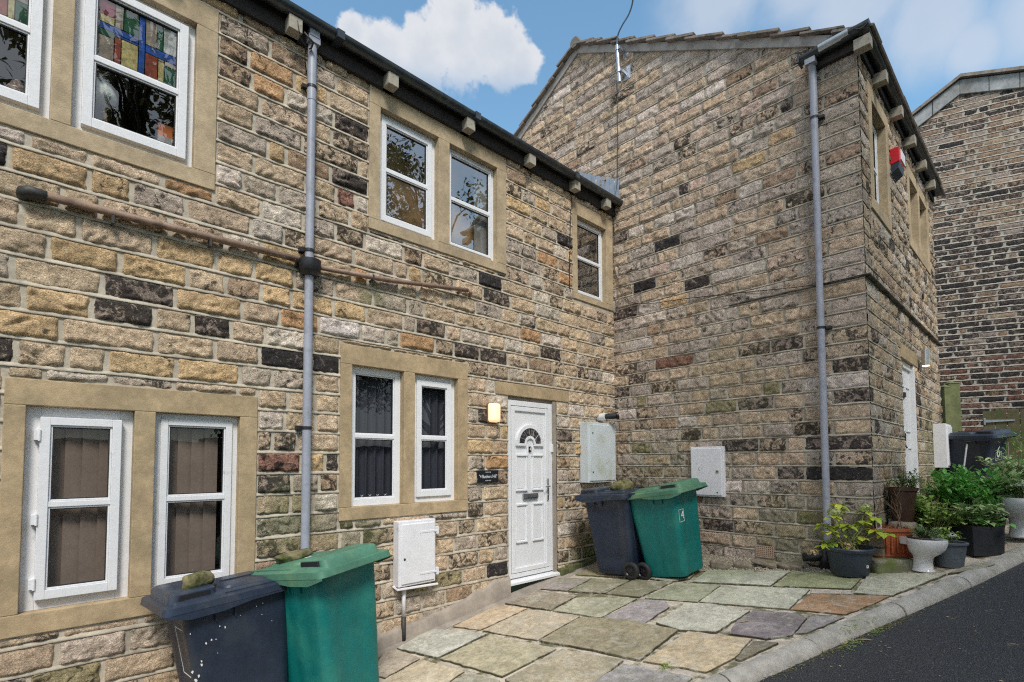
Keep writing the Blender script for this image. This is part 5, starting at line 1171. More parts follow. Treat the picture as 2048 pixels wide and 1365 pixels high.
# small security sensor under the gutter left of the downpipe
r=empty('wire_hook',(-4.55,-.1,4.95)); tag(r,'small black cable hook with loose wire beneath the gutter beside the downpipe top','hook'); k=K(r)
q=PA(612,78,-.10); mb=MB(); mb.tube([(q[0]-.10,-.17,5.06),(q[0]-.09,-.17,5.0),(q[0]-.06,-.14,4.95),(q[0]-.0,-.10,4.93),(q[0]+.02,-.03,4.88),(q[0]+.04,-.03,4.75)],.004,5); mb.tube([(q[0]-.04,-.16,5.0),(q[0]+.04,-.16,4.955),(q[0]+.04,-.11,4.93)],.009,6); mb.tube([(q[0]+.03,-.13,4.97),(q[0]+.03,-.15,4.94),(q[0]+.03,-.13,4.915),(q[0]+.03,-.10,4.93)],.006,6)
k(mb.build('hook',M['iron'],None,smooth=True))

# ================================================================ FENCE and post beside the far house
def at_depth(px,py,dep): return CAM+ray(px,py)*dep
fr_=empty('wooden_fence'); q=at_depth(1975,900,9.0); e=at_depth(2140,900,8.3); d_=Vector((e[0]-q[0],e[1]-q[1],0)).normalized(); fr_.location=(q[0],q[1],1.1); fr_.rotation_euler=(0,0,math.atan2(d_.y,d_.x)); tag(fr_,'mossy vertical board fence with a steel strap hinge behind the bin marked 6','fence')
tz=at_depth(1975,822,9.0)[2]-1.1
mb=MB(); x=-.04; rs=random.Random(2)
while x<3.0:
    w=rs.uniform(.135,.15); mb.box(x,x+w,rs.uniform(-.003,.003),.022,-.6,tz+rs.uniform(-.01,.012)); x+=w+.012
mb.build('fence_boards',M['fence'],fr_,bevel=.003)
mb=MB(); mb.box(-.04,3,.022,.07,tz-.25,tz-.16); mb.box(-.04,3,.022,.07,-.2,-.1); mb.build('fence_rail',M['fence'],fr_)
mb=MB(); mb.box(-.03,-.005,-.02,-.004,tz-.24,tz-.12); mb.prism([(-.005,-.02,tz-.205),(.36,-.02,tz-.192),(.36,-.02,tz-.172),(-.005,-.02,tz-.155)],(0,.012,0)); mb.build('strap_hinge',M['galv'],fr_)
for (pxs,wd_,ty_,dep,lb) in ((1903,.20,768,8.75,'wide green mossy gate post, second from the end of the stone house'),(1889,.10,775,8.6,'narrow bright green post against the end of the stone house')):
    a=at_depth(pxs,ty_,dep); mb=MB(); mb.box(-wd_/2,wd_/2,-.05,.05,-1.6,0); mb.add([(-wd_/2-.01,-.06,0),(wd_/2+.01,-.06,0),(wd_/2+.01,.06,0),(-wd_/2-.01,.06,0),(0,0,.05)],[(0,1,4),(1,2,4),(2,3,4),(3,0,4),(3,2,1,0)])
    o=mb.build('gate_post',M['postgreen'],None,bevel=.004); o.location=tuple(a); o.rotation_euler=(0,0,R_(-40)); tag(o,lb,'post')

# ================================================================ PLANTS
class Leaves:
    def __init__(s): s.v=[];s.f=[];s.c=[]
    def leaf(s,p,d,L_,W_,val,up=None,droop=.35,fold=.25):
        d=Vector(d).normalized(); up=Vector(up or (0,0,1)); sd=d.cross(up)
        if sd.length<.05: sd=Vector((1,0,0))
        sd.normalize(); nn=sd.cross(d).normalized(); o=len(s.v); p=Vector(p)
        for t,w in ((0,.08),(.28,.85),(.6,.95),(.85,.5),(1,.03)):
            c=p+d*(L_*t)-nn*(droop*L_*t*t)
            s.v+=[c-sd*(W_*w/2)+nn*(fold*W_*w/2),c,c+sd*(W_*w/2)+nn*(fold*W_*w/2)]
            s.c+=[val]*3
        for i in range(4):
            for j in range(2): a=o+i*3+j; s.f.append((a,a+1,a+4,a+3))
    def quad(s,p,d,sd,L_,W_,val):
        o=len(s.v); s.v+=[p-sd*W_*.5,p+d*L_*.5-sd*W_*.1+sd*.0,p+sd*W_*.5,p-d*L_*.5]; s.c+=[val]*4; s.f.append((o,o+1,o+2,o+3))
    def build(s,name,mat,parent=None):
        o=np_mesh(name,np.array([tuple(v) for v in s.v]),np.array(s.f),mat,None,col=np.array([(c,c,c,1) for c in s.c])); o.parent=parent; return o
def rnd_dir(rs,zmin=-.2,zmax=1.):
    a=rs.uniform(0,2*math.pi); z=rs.uniform(zmin,zmax); r=math.sqrt(max(0,1-min(1,z*z))); return Vector((r*math.cos(a),r*math.sin(a),z))
LM={'hyd':leaf_mat('hydrangea_leaf',(.38,.50,.05),(.72,.70,.10),(.30,.46,.06)),'dark':leaf_mat('dark_small_leaf',(.07,.14,.045),(.24,.34,.15)),'mid':leaf_mat('mid_green_leaf',(.20,.36,.06),(.50,.62,.20)),'fresh':leaf_mat('fresh_green_leaf',(.08,.33,.05),(.30,.58,.16)),'vari':leaf_mat('pale_edged_leaf',(.20,.36,.11),(.62,.70,.42)),'tree':leaf_mat('tree_leaf',(.06,.065,.018),(.17,.15,.05)),'straw':leaf_mat('straw_leaf',(.22,.20,.08),(.40,.36,.18)),'deadred':leaf_mat('withered_leaf',(.13,.035,.02),(.25,.09,.05)),'petal_w':leaf_mat('white_petal',(.75,.75,.72),(.85,.85,.82)),'petal_g':leaf_mat('cream_green_petal',(.42,.50,.20),(.62,.62,.34)),'petal_p':leaf_mat('peach_petal',(.60,.34,.20),(.68,.52,.30)),'petal_b':leaf_mat('dry_flower_petal',(.48,.36,.20),(.62,.52,.33)),'petal_m':leaf_mat('mauve_petal',(.55,.42,.62),(.65,.55,.68))}
def flower_head(c,r,key,parent,n=90,seed=1,name='flower_head'):
    rs=random.Random(seed); lv=Leaves()
    for _ in range(n):
        d=rnd_dir(rs,-.6,1); p=Vector(c)+Vector((d.x,d.y,d.z*.7))*r*rs.uniform(.75,1)
        sd=d.cross(Vector((rs.random(),rs.random(),.3))).normalized(); e=d.cross(sd); lv.quad(p,(e+d*.3).normalized(),sd,r*.42,r*.40,rs.random())
    return lv.build(name,LM[key],parent)
def pot_root(name,p,label,cat='plant pot'): r=empty(name,tuple(p)); tag(r,label,cat); return r
# --- hydrangea in a round dark blue pot
p=G(1703,1143); p=(-.27,-2.95,zg(-.27,-2.95)+.012); r=pot_root('flower_pot',p,'dark blue round pot of yellow green hydrangea at the foot of the gable downpipe')
R1=.205; mb=MB(); mb.lathe([(.001,0),(.155,0),(.16,.006),(.195,.235),(.218,.238),(.224,.262),(.216,.275),(.200,.272),(.19,.235),(.001,.232)],40); mb.build('pot',M['pot_blue'],r,angle=40)
mb=MB(); mb.lathe([(.001,.242),(.19,.238)],30); mb.build('soil',M['earth'],r)
mb=MB(); mb.box(-.015,.015,-.001,.001,-.028,.028); mb.box(-.011,-.001,-.0015,-.001,-.02,.0,1); mb.box(-.011,.009,-.0015,-.001,.008,.02,1); o=mb.build('price_sticker',[M['letter'],M['iron']],r); a_=R_(-112); o.location=(.176*math.cos(a_),.176*math.sin(a_),.12); o.rotation_euler=(R_(-8),0,a_+R_(90))
lv=Leaves(); st=MB(); rs=random.Random(6)
def from_px(px,py,base): # a point at about the pot's depth
    dep=(Vector(tuple(CAM))-base).dot(Vector(tuple(-Fv))); return Vector(tuple(CAM+ray(px,py)*dep))
base=Vector(r.location)+Vector((0,0,.24))
heads=[((1655,1052),'l'),((1668,1030),'petal_g'),((1690,1018),'l'),((1675,1085),'l'),((1695,1050),'l'),((1705,1050),'l'),((1735,1045),'l'),((1733,1022),'petal_g'),((1752,1035),'l'),((1762,1065),'l'),((1707,1090),'petal_p'),((1648,1090),'l'),((1682,1010),'l'),((1720,1075),'l'),((1665,1062),'l'),((1740,1060),'l')]
hs=[]
for i,((px,py),kd_) in enumerate(heads):
    tip=from_px(px,py,base)+Vector((rs.uniform(-.06,.06),rs.uniform(-.06,.06),0)); mid=base.lerp(tip,.5)+Vector((rs.uniform(-.03,.03),rs.uniform(-.03,.03),.03)); st.tube([base+Vector((rs.uniform(-.08,.08),rs.uniform(-.08,.08),0)),mid,tip],[.005,.004,.003],6)
    for k_ in range(7 if kd_=='l' else 5):
        a=2*math.pi*k_/6+rs.uniform(-.4,.4); d=Vector((math.cos(a),math.sin(a),rs.uniform(-.25,.35))); lv.leaf(tip+Vector((0,0,-.01*(k_%3))),d,rs.uniform(.08,.12),rs.uniform(.055,.078),rs.random()**1.3,droop=rs.uniform(.1,.5))
    for k_ in range(3):
        q=mid.lerp(tip,rs.random()); d=rnd_dir(rs,-.2,.3); lv.leaf(q,d,rs.uniform(.06,.09),.04,rs.random(),droop=.4)
    if kd_!='l': hs.append((tip+Vector((0,0,.03 if kd_=='petal_g' else -.01)),kd_))
o=st.build('stems',M['stem'],None); K(r)(o)
o=lv.build('foliage',LM['hyd']); K(r)(o)
for i,(c,kk_) in enumerate(hs): K(r)(flower_head(c,.068 if kk_=='petal_g' else .075,kk_,None,seed=i+1))
# dried flower head leaning left of the pot
q=from_px(1625,1105,base); st=MB(); st.tube([base+Vector((-.1,.05,-.02)),base.lerp(q,.6)+Vector((0,0,.03)),q],.003,6); r2=empty('dried_flower',tuple(q)); tag(r2,'single dried cream hydrangea head leaning out left of the dark blue pot','flower'); K(r2)(st.build('stem',M['twig'],None)); K(r2)(flower_head(q,.055,'petal_b',None,seed=8))
# saucer under the gully shoe
q=G(1643,1139); mb=MB(); mb.lathe([(.001,.01),(.10,.01),(.125,.035),(.118,.035),(.095,.018),(.001,.018)],28,c=(q[0]+.12,q[1]+.05,q[2]+.0)); tag(mb.build('plant_saucer',M['pot_brown'],None,angle=40),'shallow brown saucer on the gravel under the black drain shoe','saucer')
# --- orange trough with dead twigs
p=G(1785,1113,.12); r=pot_root('plant_trough',(p[0]+.07,p[1]+.05,p[2]+.004),'orange ribbed plastic trough of bare twigs standing on the stone step'); r.scale=(1.02,1.02,1.12); r.rotation_euler=(0,0,R_(-48))
def trough(w0,w1,l0,l1,h,rib,mat,r,rimw=.014):
    mb=MB(); rings=[]; nn=8
    for i in range(nn+1):
        t=i/nn; ring=rrect(-(l0+(l1-l0)*t),l0+(l1-l0)*t,-(w0+(w1-w0)*t),w0+(w1-w0)*t,.02,h*t); out=[]
        for j,q in enumerate(ring):
            s_=1-rib*(.5+.5*math.cos(j*math.pi))*(1 if 0<i<nn-1 else 0); out.append(Vector((q.x*(1 if abs(q.x)<l0*.8 else s_),q.y*s_,q.z)))
        rings.append(out)
    rings+= [rrect(-l1-rimw,l1+rimw,-w1-rimw,w1+rimw,.025,h),rrect(-l1-rimw,l1+rimw,-w1-rimw,w1+rimw,.025,h+.028),rrect(-l1+.005,l1-.005,-w1+.005,w1-.005,.02,h+.028),rrect(-l1+.008,l1-.008,-w1+.008,w1-.008,.02,h-.02)]
    mb.loft(rings); [mb.box(x_-.008,x_+.008,-w0-(w1-w0)*.93-.004,-w0+.0,.03,h*.93) for x_ in (-.12,-.07,-.02,.03,.08,.13)]; mb.build('trough_body',mat,r,angle=35)
trough(.085,.105,.150,.185,.215,.03,M['terracotta'],r); mb=MB(); mb.loft([rrect(-.178,.178,-.098,.098,.02,.195),rrect(-.176,.176,-.097,.097,.02,.222)]); mb.build('soil',plain('reddish_leaf_litter',(.14,.05,.035),1,.5,40,70,1),r)
mb=MB(); mb.loft([rrect(-.18,.18,-.125,.125,.03,-.012),rrect(-.195,.195,-.14,.14,.03,.006)]); mb.build('drip_tray',M['terracotta'],r)
st=MB(); rs=random.Random(21); lv=Leaves()
def twig(p,d,L_,r0,depth_):
    pts=[p]; q=p
    for i in range(4): d=(d+Vector((rs.uniform(-.3,.3),rs.uniform(-.3,.3),rs.uniform(-.05,.2)))*.6).normalized(); q=q+d*L_/4; pts.append(q)
    st.tube(pts,[r0,r0*.85,r0*.7,r0*.5,r0*.3],5)
    if depth_>0:
        for i in (1,2,3): twig(pts[i],(d+Vector((rs.uniform(-1,1),rs.uniform(-1,1),rs.uniform(-.2,.4)))).normalized(),L_*.5,r0*.6,depth_-1)
for i in range(7): twig(Vector((rs.uniform(-.12,.12),rs.uniform(-.05,.05),.21)),Vector((rs.uniform(-.5,.3),rs.uniform(-.3,.3),1)).normalized(),rs.uniform(.22,.40),.005,2)
for _ in range(160): lv.leaf(Vector((rs.uniform(-.15,.15),rs.uniform(-.09,.09),.21+rs.uniform(0,.06))),rnd_dir(rs,-.1,1),.03,.010,rs.random())
st.build('twigs',M['twig'],r); lv.build('withered_leaves',LM['deadred'],r)
mb=MB(); mb.box(-.028,.028,-.001,.001,.06,.095,0); mb.box(-.026,.026,-.001,.001,-.03,.059,1); mb.box(-.018,.012,-.0016,-.001,.01,.05,2); o=mb.build('plant_label',[plain('lime_label',(.16,.65,.08),.5,.05),M['letter'],plain('label_picture',(.35,.15,.15),.5,.4,90)],r); o.location=(-.13,-.09,.24)
# --- toilet planters
def toilet(p,rz,label,seed,sc=1):
    r=pot_root('toilet_planter',p,label,'planter'); r.rotation_euler=(0,0,rz); r.scale=(sc,sc,sc)
    mb=MB(); prof=[(.110,.115,0,0),(.112,.118,.012,0),(.098,.105,.03,0),(.090,.098,.10,0),(.092,.10,.15,.005),(.105,.115,.185,.012),(.145,.160,.225,.032),(.172,.192,.28,.05),(.184,.207,.335,.055),(.186,.212,.375,.055),(.182,.208,.392,.055),(.150,.172,.393,.055),(.138,.158,.36,.055),(.11,.13,.30,.05)]
    rings=[]
    for (a,b,z,off) in prof: rings.append([Vector((a*math.cos(2*math.pi*i/36),off*-1+b*math.sin(2*math.pi*i/36)*(1.08 if math.sin(2*math.pi*i/36)<0 else .95),z)) for i in range(36)])
    mb.loft(rings,cap1=False); mb.box(-.11,.11,.10,.20,.30,.385) ; mb.build('toilet_bowl',M['ceramic'],r,angle=50)
    mb=MB(); mb.lathe([(.001,.375),(.16,.37)],30,c=(0,-.055,0)); mb.build('soil',M['earth'],r)
    return r
def bushy(parent,c,rad,h,n,key,lsize,seed,stems=14,zmin=-.1,drp=.35,wr=.5,stemmat='stem',name='foliage'):
    rs=random.Random(seed); lv=Leaves(); st=MB(); c=Vector(c)
    for i in range(stems):
        d=rnd_dir(rs,.35,1); e=c+Vector((d.x*rad*.95,d.y*rad*.95,h*(.35+.65*rs.random()))); m_=c.lerp(e,.5)+Vector((0,0,h*.12)); st.tube([c+Vector((d.x,d.y,0))*rad*.2,m_,e],[.0035,.003,.002],5)
        k=max(3,n//stems)
        for j in range(k):
            t=rs.uniform(.25,1.05); q=(c.lerp(m_,t*2) if t<.5 else m_.lerp(e,min(1.05,t*2-1)))+Vector((rs.uniform(-1,1),rs.uniform(-1,1),rs.uniform(-.6,1)))*rad*.16
            dd=(rnd_dir(rs,zmin,.8)+d*.5).normalized(); s=lsize*rs.uniform(.6,1.25); lv.leaf(q,dd,s,s*wr,min(1,max(0,rs.gauss(.4,.3))),droop=drp*rs.uniform(.3,1.4))
    a=lv.build(name,LM[key],parent); b=st.build('stems',M[stemmat],parent); return a,b
p=G(1862,1147); t1=toilet((p[0]+.07,p[1]+.07,p[2]+.004),R_(-38),'white toilet bowl used as a planter with small dark variegated leaves',3,.80)
bushy(t1,(0,-.05,.37),.19,.15,430,'dark',.045,31,26,wr=.32); bushy(t1,(0,-.06,.38),.17,.13,110,'vari',.04,32,14,wr=.32)
flower_head((-.02,-.02,.53),.025,'petal_w',t1,18,5); flower_head((.04,-.10,.50),.012,'petal_w',t1,8,6)
mb=MB(); mb.lathe([(.13,.392),(.178,.394),(.186,.408),(.172,.416),(.13,.412)],30,c=(0,-.055,0),a0=R_(100),a1=R_(235)); mb.build('toilet_seat',M['pot_brown'],t1,smooth=True)
# --- round grey basket weave pot
p=G(1918,1138); r=pot_root('flower_pot',(p[0]+.08,p[1]+.08,p[2]+.004),'round grey basket weave pot between the toilet and the black square planter'); r.scale=(.92,.92,.92)
mb=MB(); rings=[]
for i in range(17):
    t=i/16; R0=.115+.035*t; rings.append([Vector(((R0+.003*(1 if (j//2+i)%2 else -1)*(1 if 0<i<15 else 0))*math.cos(2*math.pi*j/72),(R0+.003*(1 if (j//2+i)%2 else -1)*(1 if 0<i<15 else 0))*math.sin(2*math.pi*j/72),.235*t)) for j in range(72)])
mb.loft(rings,cap1=False); mb.lathe([(.15,.232),(.166,.236),(.168,.252),(.158,.258),(.146,.25),(.142,.21)],40); mb.build('pot',M['pot_grey'],r,angle=30)
mb=MB(); mb.lathe([(.001,.225),(.144,.222)],30); mb.build('soil',M['earth'],r)
bushy(r,(-.03,0,.22),.11,.17,170,'mid',.045,41,12,wr=.45); flower_head((-.06,-.04,.33),.04,'petal_w',r,40,9)
# --- black square planter
p=G(1982,1114); r=pot_root('square_planter',(p[0]+.12,p[1]+.10,p[2]+.0),'black square fibre planter with broad green leaves near the kerb','planter'); r.rotation_euler=(0,0,R_(-50)); r.scale=(.95,.95,1)
mb=MB(); w=.155; h=.29; mb.loft([rrect(-w+.008,w-.008,-w+.008,w-.008,.012,0),rrect(-w,w,-w,w,.012,h),rrect(-w+.018,w-.018,-w+.018,w-.018,.008,h),rrect(-w+.022,w-.022,-w+.022,w-.022,.008,h-.06)]); mb.build('planter_body',M['fibre'],r,angle=40)
mb=MB(); mb.box(-w+.024,w-.024,-w+.024,w-.024,h-.07,h-.04); mb.build('soil',M['earth'],r)
bushy(r,(0,0,h-.05),.24,.26,260,'vari',.085,51,16,wr=.62,drp=.5); bushy(r,(.05,-.05,h-.04),.2,.10,40,'fresh',.08,52,8,wr=.6,drp=.6)
# --- brown tall pot by the wall
def raised(px,py): 
    q=G(px,py,.115); return q
q=PC(1806,1030,-L-.16); r=pot_root('flower_pot',(q[0],q[1],q[2]-.05),'tall dark brown pot with small leaved shrub against the front wall')
q0=PC(1806,975,-L-.16)[2]-.36; r.location.z=q0; htop=.36
qb=zg(q[0],-3.2)+.115; mbx=rock(MB(),Vector((q[0],q[1],(q0+qb)/2)),.34,.26,(q0-qb)+.03,77,rz=0,rough=.04); tag(mbx.build('stone_block',M['rubble'],None,smooth=True),'rough stone block under the tall brown pot against the front wall','stone')
mb=MB(); mb.lathe([(.001,0),(.09,0),(.125,htop-.03),(.138,htop-.03),(.140,htop),(.130,htop),(.120,htop-.04),(.001,htop-.05)],30); mb.build('pot',M['pot_brown'],r,angle=40)
bushy(r,(.06,0,htop-.03),.22,.22,380,'dark',.035,61,18,wr=.45); bushy(r,(.16,-.03,htop-.12),.12,.28,160,'mid',.035,62,10,wr=.5)
# --- the leafy plants between the toilet and the bin
def grown(name,px,py,z0,rad,h,n,key,ls,seed,label,cat='plant',stems=20,wr=.5,drp=.35,zmin=-.1,dep=None,pot=True):
    q=G(px,py,z0); q=(q[0],q[1],q[2]); r=empty(name,q); tag(r,label,cat)
    if pot:
        mb=MB(); mb.lathe([(.001,0),(.09,0),(.12,.17),(.13,.17),(.13,.19),(.115,.19),(.11,.16),(.001,.155)],26); mb.build('pot',M['pot_grey'] if seed%2 else M['fibre'],r,angle=40)
    bushy(r,(0,0,.16 if pot else 0),rad,h,n,key,ls,seed,stems,zmin,drp,wr); return r
g1=grown('leafy_plant',1868,1105,.0,.32,.44,1000,'mid',.06,71,'loose pale green leafy plant with a mauve flower directly behind the white toilet',wr=.75,stems=26,drp=.5)
st=MB(); rs=random.Random(77)
for _ in range(46):
    d=rnd_dir(rs,.5,1); st.tube([(d.x*.05,d.y*.05,.15),(d.x*.2+rs.uniform(-.05,.05),d.y*.2,.32),(d.x*.36,d.y*.36,.38+.2*rs.random())],.0022,4)
st.build('trailing_stems',plain('straw_stem',(.36,.34,.14),.8,.2,20,40,.1),g1)
flower_head((.18,-.22,.42),.032,'petal_m',g1,14,3)
g2=grown('leafy_plant',1936,1088,.0,.38,.54,2100,'fresh',.065,81,'dense bright green celery like plant in front of the bin marked 6',wr=.55,stems=44,drp=.2,zmin=.1)
g2.location.z+=.06
g3=grown('leafy_plant',1985,1066,.05,.34,.40,800,'vari',.075,82,'variegated broad leaved plant behind the black square planter',wr=.6,stems=20)
g4=grown('grass_plant',1842,1062,.08,.26,.42,420,'straw',.075,83,'straw coloured thin leaved plant beside the brown pot',wr=.14,stems=30,drp=.4,zmin=.2)
g5=grown('leafy_plant',2035,1030,.10,.38,.52,1000,'vari',.075,84,'pink budded plant with pale edged leaves at the right edge of the bed',wr=.5,stems=26); flower_head((-.17,-.05,.72),.035,'petal_p',g5,30,12); flower_head((-.12,-.1,.52),.03,'petal_p',g5,20,13)
g5b=MB(); g5b.tube([(-.1,0,.15),(-.15,-.03,.5),(-.17,-.05,.74)],.004,5); g5b.build('flower_stem',M['twig'],g5)
g6=grown('fern_plant',2075,1000,.10,.42,.75,900,'fresh',.05,86,'soft ferny plant rising before the fence at the right edge',wr=.22,stems=40,drp=.2)
g7=grown('leafy_plant',1900,1062,.05,.32,.40,760,'mid',.05,87,'thin mid green plant crowding the cane behind the grey pot',wr=.5,stems=20,drp=.5)
# white cane
q=G(1929,1075); o=MB(); top=from_px(1934,888,Vector((q[0]+.2,q[1]+.1,q[2]))); o.tube([(q[0]+.2,q[1]+.1,q[2]),tuple(top)],.008,8); r=empty('garden_cane',(q[0]+.2,q[1]+.1,q[2])); tag(r,'thin white upright cane with a dark tip among the plants','cane'); K(r)(o.build('cane',M['white_paint'],None))
o=MB(); o.box(top.x-.03,top.x+.03,top.y-.03,top.y+.02,top.z+.02,top.z+.03); o.tube([tuple(top),tuple(top+Vector((0,0,.03)))],.010,8); K(r)(o.build('cane_tip',M['iron'],None))
# white ceramic basin behind the orange trough
q=G(1815,1082,.11); r=pot_root('ceramic_cistern',(q[0]+.05,q[1]+.12,q[2]-.02),'low white ceramic cistern half hidden behind the orange trough and leaves','cistern'); r.rotation_euler=(0,0,R_(-48))
mb=MB(); mb.loft([rrect(-.22,.22,-.09,.09,.03,0),rrect(-.24,.24,-.10,.10,.03,.22),rrect(-.25,.25,-.11,.11,.03,.225),rrect(-.25,.25,-.11,.11,.03,.25)]); mb.build('cistern_body',M['ceramic'],r,angle=40)
mb=MB(); mb.tube([(.17,-.10,.23),(.17,-.15,.235)],.02,12); mb.build('cistern_knob',M['ceramic'],r)
# second toilet planter and grey tub at the right edge
p=G(2078,1090); t2=toilet((p[0]+.15,p[1]+.12,p[2]+.05),R_(-60),'second white toilet bowl planter cut by the right edge of the picture',4,1.05)
bushy(t2,(0,-.05,.37),.24,.24,320,'vari',.07,91,18,wr=.5); flower_head((-.08,-.14,.52),.05,'petal_w',t2,40,15)
# shovel blade leaning by the wall
q=PC(1858,1000,-L-.2); r=empty('garden_shovel',tuple(q)); tag(r,'dark steel shovel blade leaning between the brown pot and the white door','shovel'); k=K(r)
mb=MB(); mb.loft([[Vector((q[0]+.09*math.cos(a)*s_,q[1]-.02+.02*math.sin(a),q[2]+zz_)) for a in [2*math.pi*i/16 for i in range(16)]] for s_,zz_ in ((.3,-.16),(.75,-.12),(1,0),(.95,.10),(.3,.14))]); k(mb.build('shovel_blade',M['steel_dark'],None,smooth=True))
mb=MB(); mb.tube([(q[0]-.0,q[1],q[2]+.12),(q[0]-.10,q[1]+.05,q[2]-.3)],.016,8); k(mb.build('shovel_handle',M['twig'],None))

# ---- fallen leaves and weeds by the kerb
def fallen(px,py,L_,W_,val,rz,key,label,dz):
    q=G(px,py); lv=Leaves(); lv.leaf((0,0,.006),(math.cos(rz),math.sin(rz),.05),L_,W_,val,droop=-.05,fold=.5); o=lv.build('fallen_leaf',LM[key]); o.location=(q[0],q[1],q[2]+dz); sm=o.modifiers.new('thickness','SOLIDIFY'); sm.thickness=.0015; tag(o,label,'leaf','fallen leaves on the paving and road'); return o
fallen(1478,1250,.10,.035,.9,-.6,'petal_b','buff fallen leaf on the purple flagstone',.014)
fallen(1690,1272,.07,.05,.9,.4,'petal_b','rounded pale fallen leaf on the road below the kerb',-.068)
fallen(1712,1264,.11,.03,.3,-1.1,'petal_b','long curled fallen leaf on the road next to the rounded one',-.066)
fallen(1965,1208,.13,.03,.7,-.7,'straw','yellow fallen leaf far out on the road',-.070)
fallen(2010,1212,.10,.02,.1,-.7,'deadred','dark curled fallen leaf touching the yellow one on the road',-.070)
fallen(2010,1272,.10,.03,.4,-.9,'petal_b','pinkish fallen leaf alone in the lower right of the road',-.070)
fallen(1740,1143,.06,.05,.9,.2,'petal_b','pale fallen leaf in front of the mossy step',.012)
rs=random.Random(18); lv=Leaves()
for _ in range(70):
    x=rs.uniform(-2.6,1.6); y=kerb_y(x)-abs(rs.gauss(0,.55)); a=rs.uniform(0,6.28); lv.leaf((x,y,roadz(x,y)+.004),(math.cos(a),math.sin(a),.05),rs.uniform(.012,.04),rs.uniform(.006,.018),rs.random(),droop=.1)
for _ in range(60):
    x=rs.uniform(-3.4,0); y=rs.uniform(kerb_y(x)+.2,-.15); a=rs.uniform(0,6.28); lv.leaf((x,y,zg(x,y)+.022),(math.cos(a),math.sin(a),.05),rs.uniform(.008,.025),rs.uniform(.004,.010),rs.random(),droop=.1)
tag(lv.build('leaf_litter',LM['petal_b']),'tiny dry leaf scraps scattered over the tarmac and paving','litter',kind='stuff')
rs=random.Random(8); lv=Leaves()
for _ in range(520):
    x=rs.choice([rs.uniform(-3.1,-1.2),rs.gauss(-2.0,.22),rs.gauss(-1.25,.15),rs.uniform(-2.6,.4)]); y=kerb_y(x)-abs(rs.gauss(0,.035)); a=rs.uniform(0,6.28); lv.leaf((x,y,roadz(x,y)+.003),(math.cos(a),math.sin(a),rs.uniform(.0,.5)),rs.uniform(.015,.04),rs.uniform(.003,.008),rs.random(),droop=.2)
o=lv.build('weeds',LM['straw']); tag(o,'dry weeds and moss bits growing along the foot of the kerb','weeds',kind='stuff')
lv=Leaves()
for (cx,cy,n,sg) in [(*G(1660,1262)[:2],0,.1),(-1.75,kerb_y(-1.75)-.02,120,.10),(-1.45,kerb_y(-1.45)-.02,60,.06),(*G(1330,1337)[:2],40,.03),(*G(1340,1262)[:2],24,.02),(-.3,-2.0,40,.2)]:
    for _ in range(n):
        x=rs.gauss(cx,sg); y=rs.gauss(cy,sg*.35); a=rs.uniform(0,6.28); z=(roadz(x,y) if y<kerb_y(x) else zg(x,y)+.01)+.003; lv.leaf((x,y,z),(math.cos(a),math.sin(a),rs.uniform(.1,.8)),rs.uniform(.015,.035),rs.uniform(.004,.009),rs.random(),droop=.3)
tag(lv.build('moss_tufts',LM['mid']),'small green moss tufts in the kerb joints and between flagstones','moss',kind='stuff')

# ================================================================ across the lane: what the windows reflect
gw=MB()
for i in range(9):
    x=-16+i*3.2; gw.box(x,x+3.19,-9.3,-8.9,-2.2,1.9+.08*math.sin(i*2))
tag(gw.build('garden_wall',plain('dark_garden_wall',(.16,.13,.10),.9,.4,3,20,.6),None),'dark stone garden wall across the lane mirrored in the ground floor windows','wall')
def tree(x,y,h,r,seed,label,n=9000,zb=-1.,low=.30):
    t=empty('tree',(x,y,zb)); tag(t,label,'tree','trees across the lane'); rs=random.Random(seed); st=MB(); lv=Leaves()
    st.tube([(0,0,0),(.1,.05,h*.3),(-.05,.1,h*.6),(.05,0,h*.9)],[.22,.17,.10,.04],10)
    cl=[]
    for i in range(44):
        z=h*rs.uniform(low,1.0); a=rs.uniform(0,6.28); rr_=r*math.sqrt(rs.random())*(1.15-abs(z/h-.65)); c=Vector((rr_*math.cos(a),rr_*math.sin(a),z)); cl.append((c,rs.uniform(.35,.8)*r*.42)); st.tube([(0,0,z*.7),tuple(c.lerp(Vector((0,0,z*.85)),.5)),tuple(c)],[.06,.035,.012],6)
    for _ in range(n):
        c,q=rs.choice(cl); d=rnd_dir(rs,-1,1); p=c+d*q*rs.random()**.4; e=rnd_dir(rs,-1,1); s_=e.cross(d)
        if s_.length<.1: continue
        lv.quad(p,e,s_.normalized(),.20,.10,rs.random())
    st.build('trunk',M['bark'],t,smooth=True); lv.build('crown',LM['tree'],t)
tree(4.3,-10.6,15,3.2,1,'bushy dark tree across the lane mirrored in the upper cottage windows')
tree(-4.4,-10.6,15,3.0,2,'round dark tree across the lane mirrored in the stained glass window')
tree(-.3,-12,11,2.8,3,'lower bushy tree across the lane between the two tall ones',n=6000)
tree(-11.5,-9.5,7.5,2.8,4,'wide dark tree further down the lane behind the viewer')

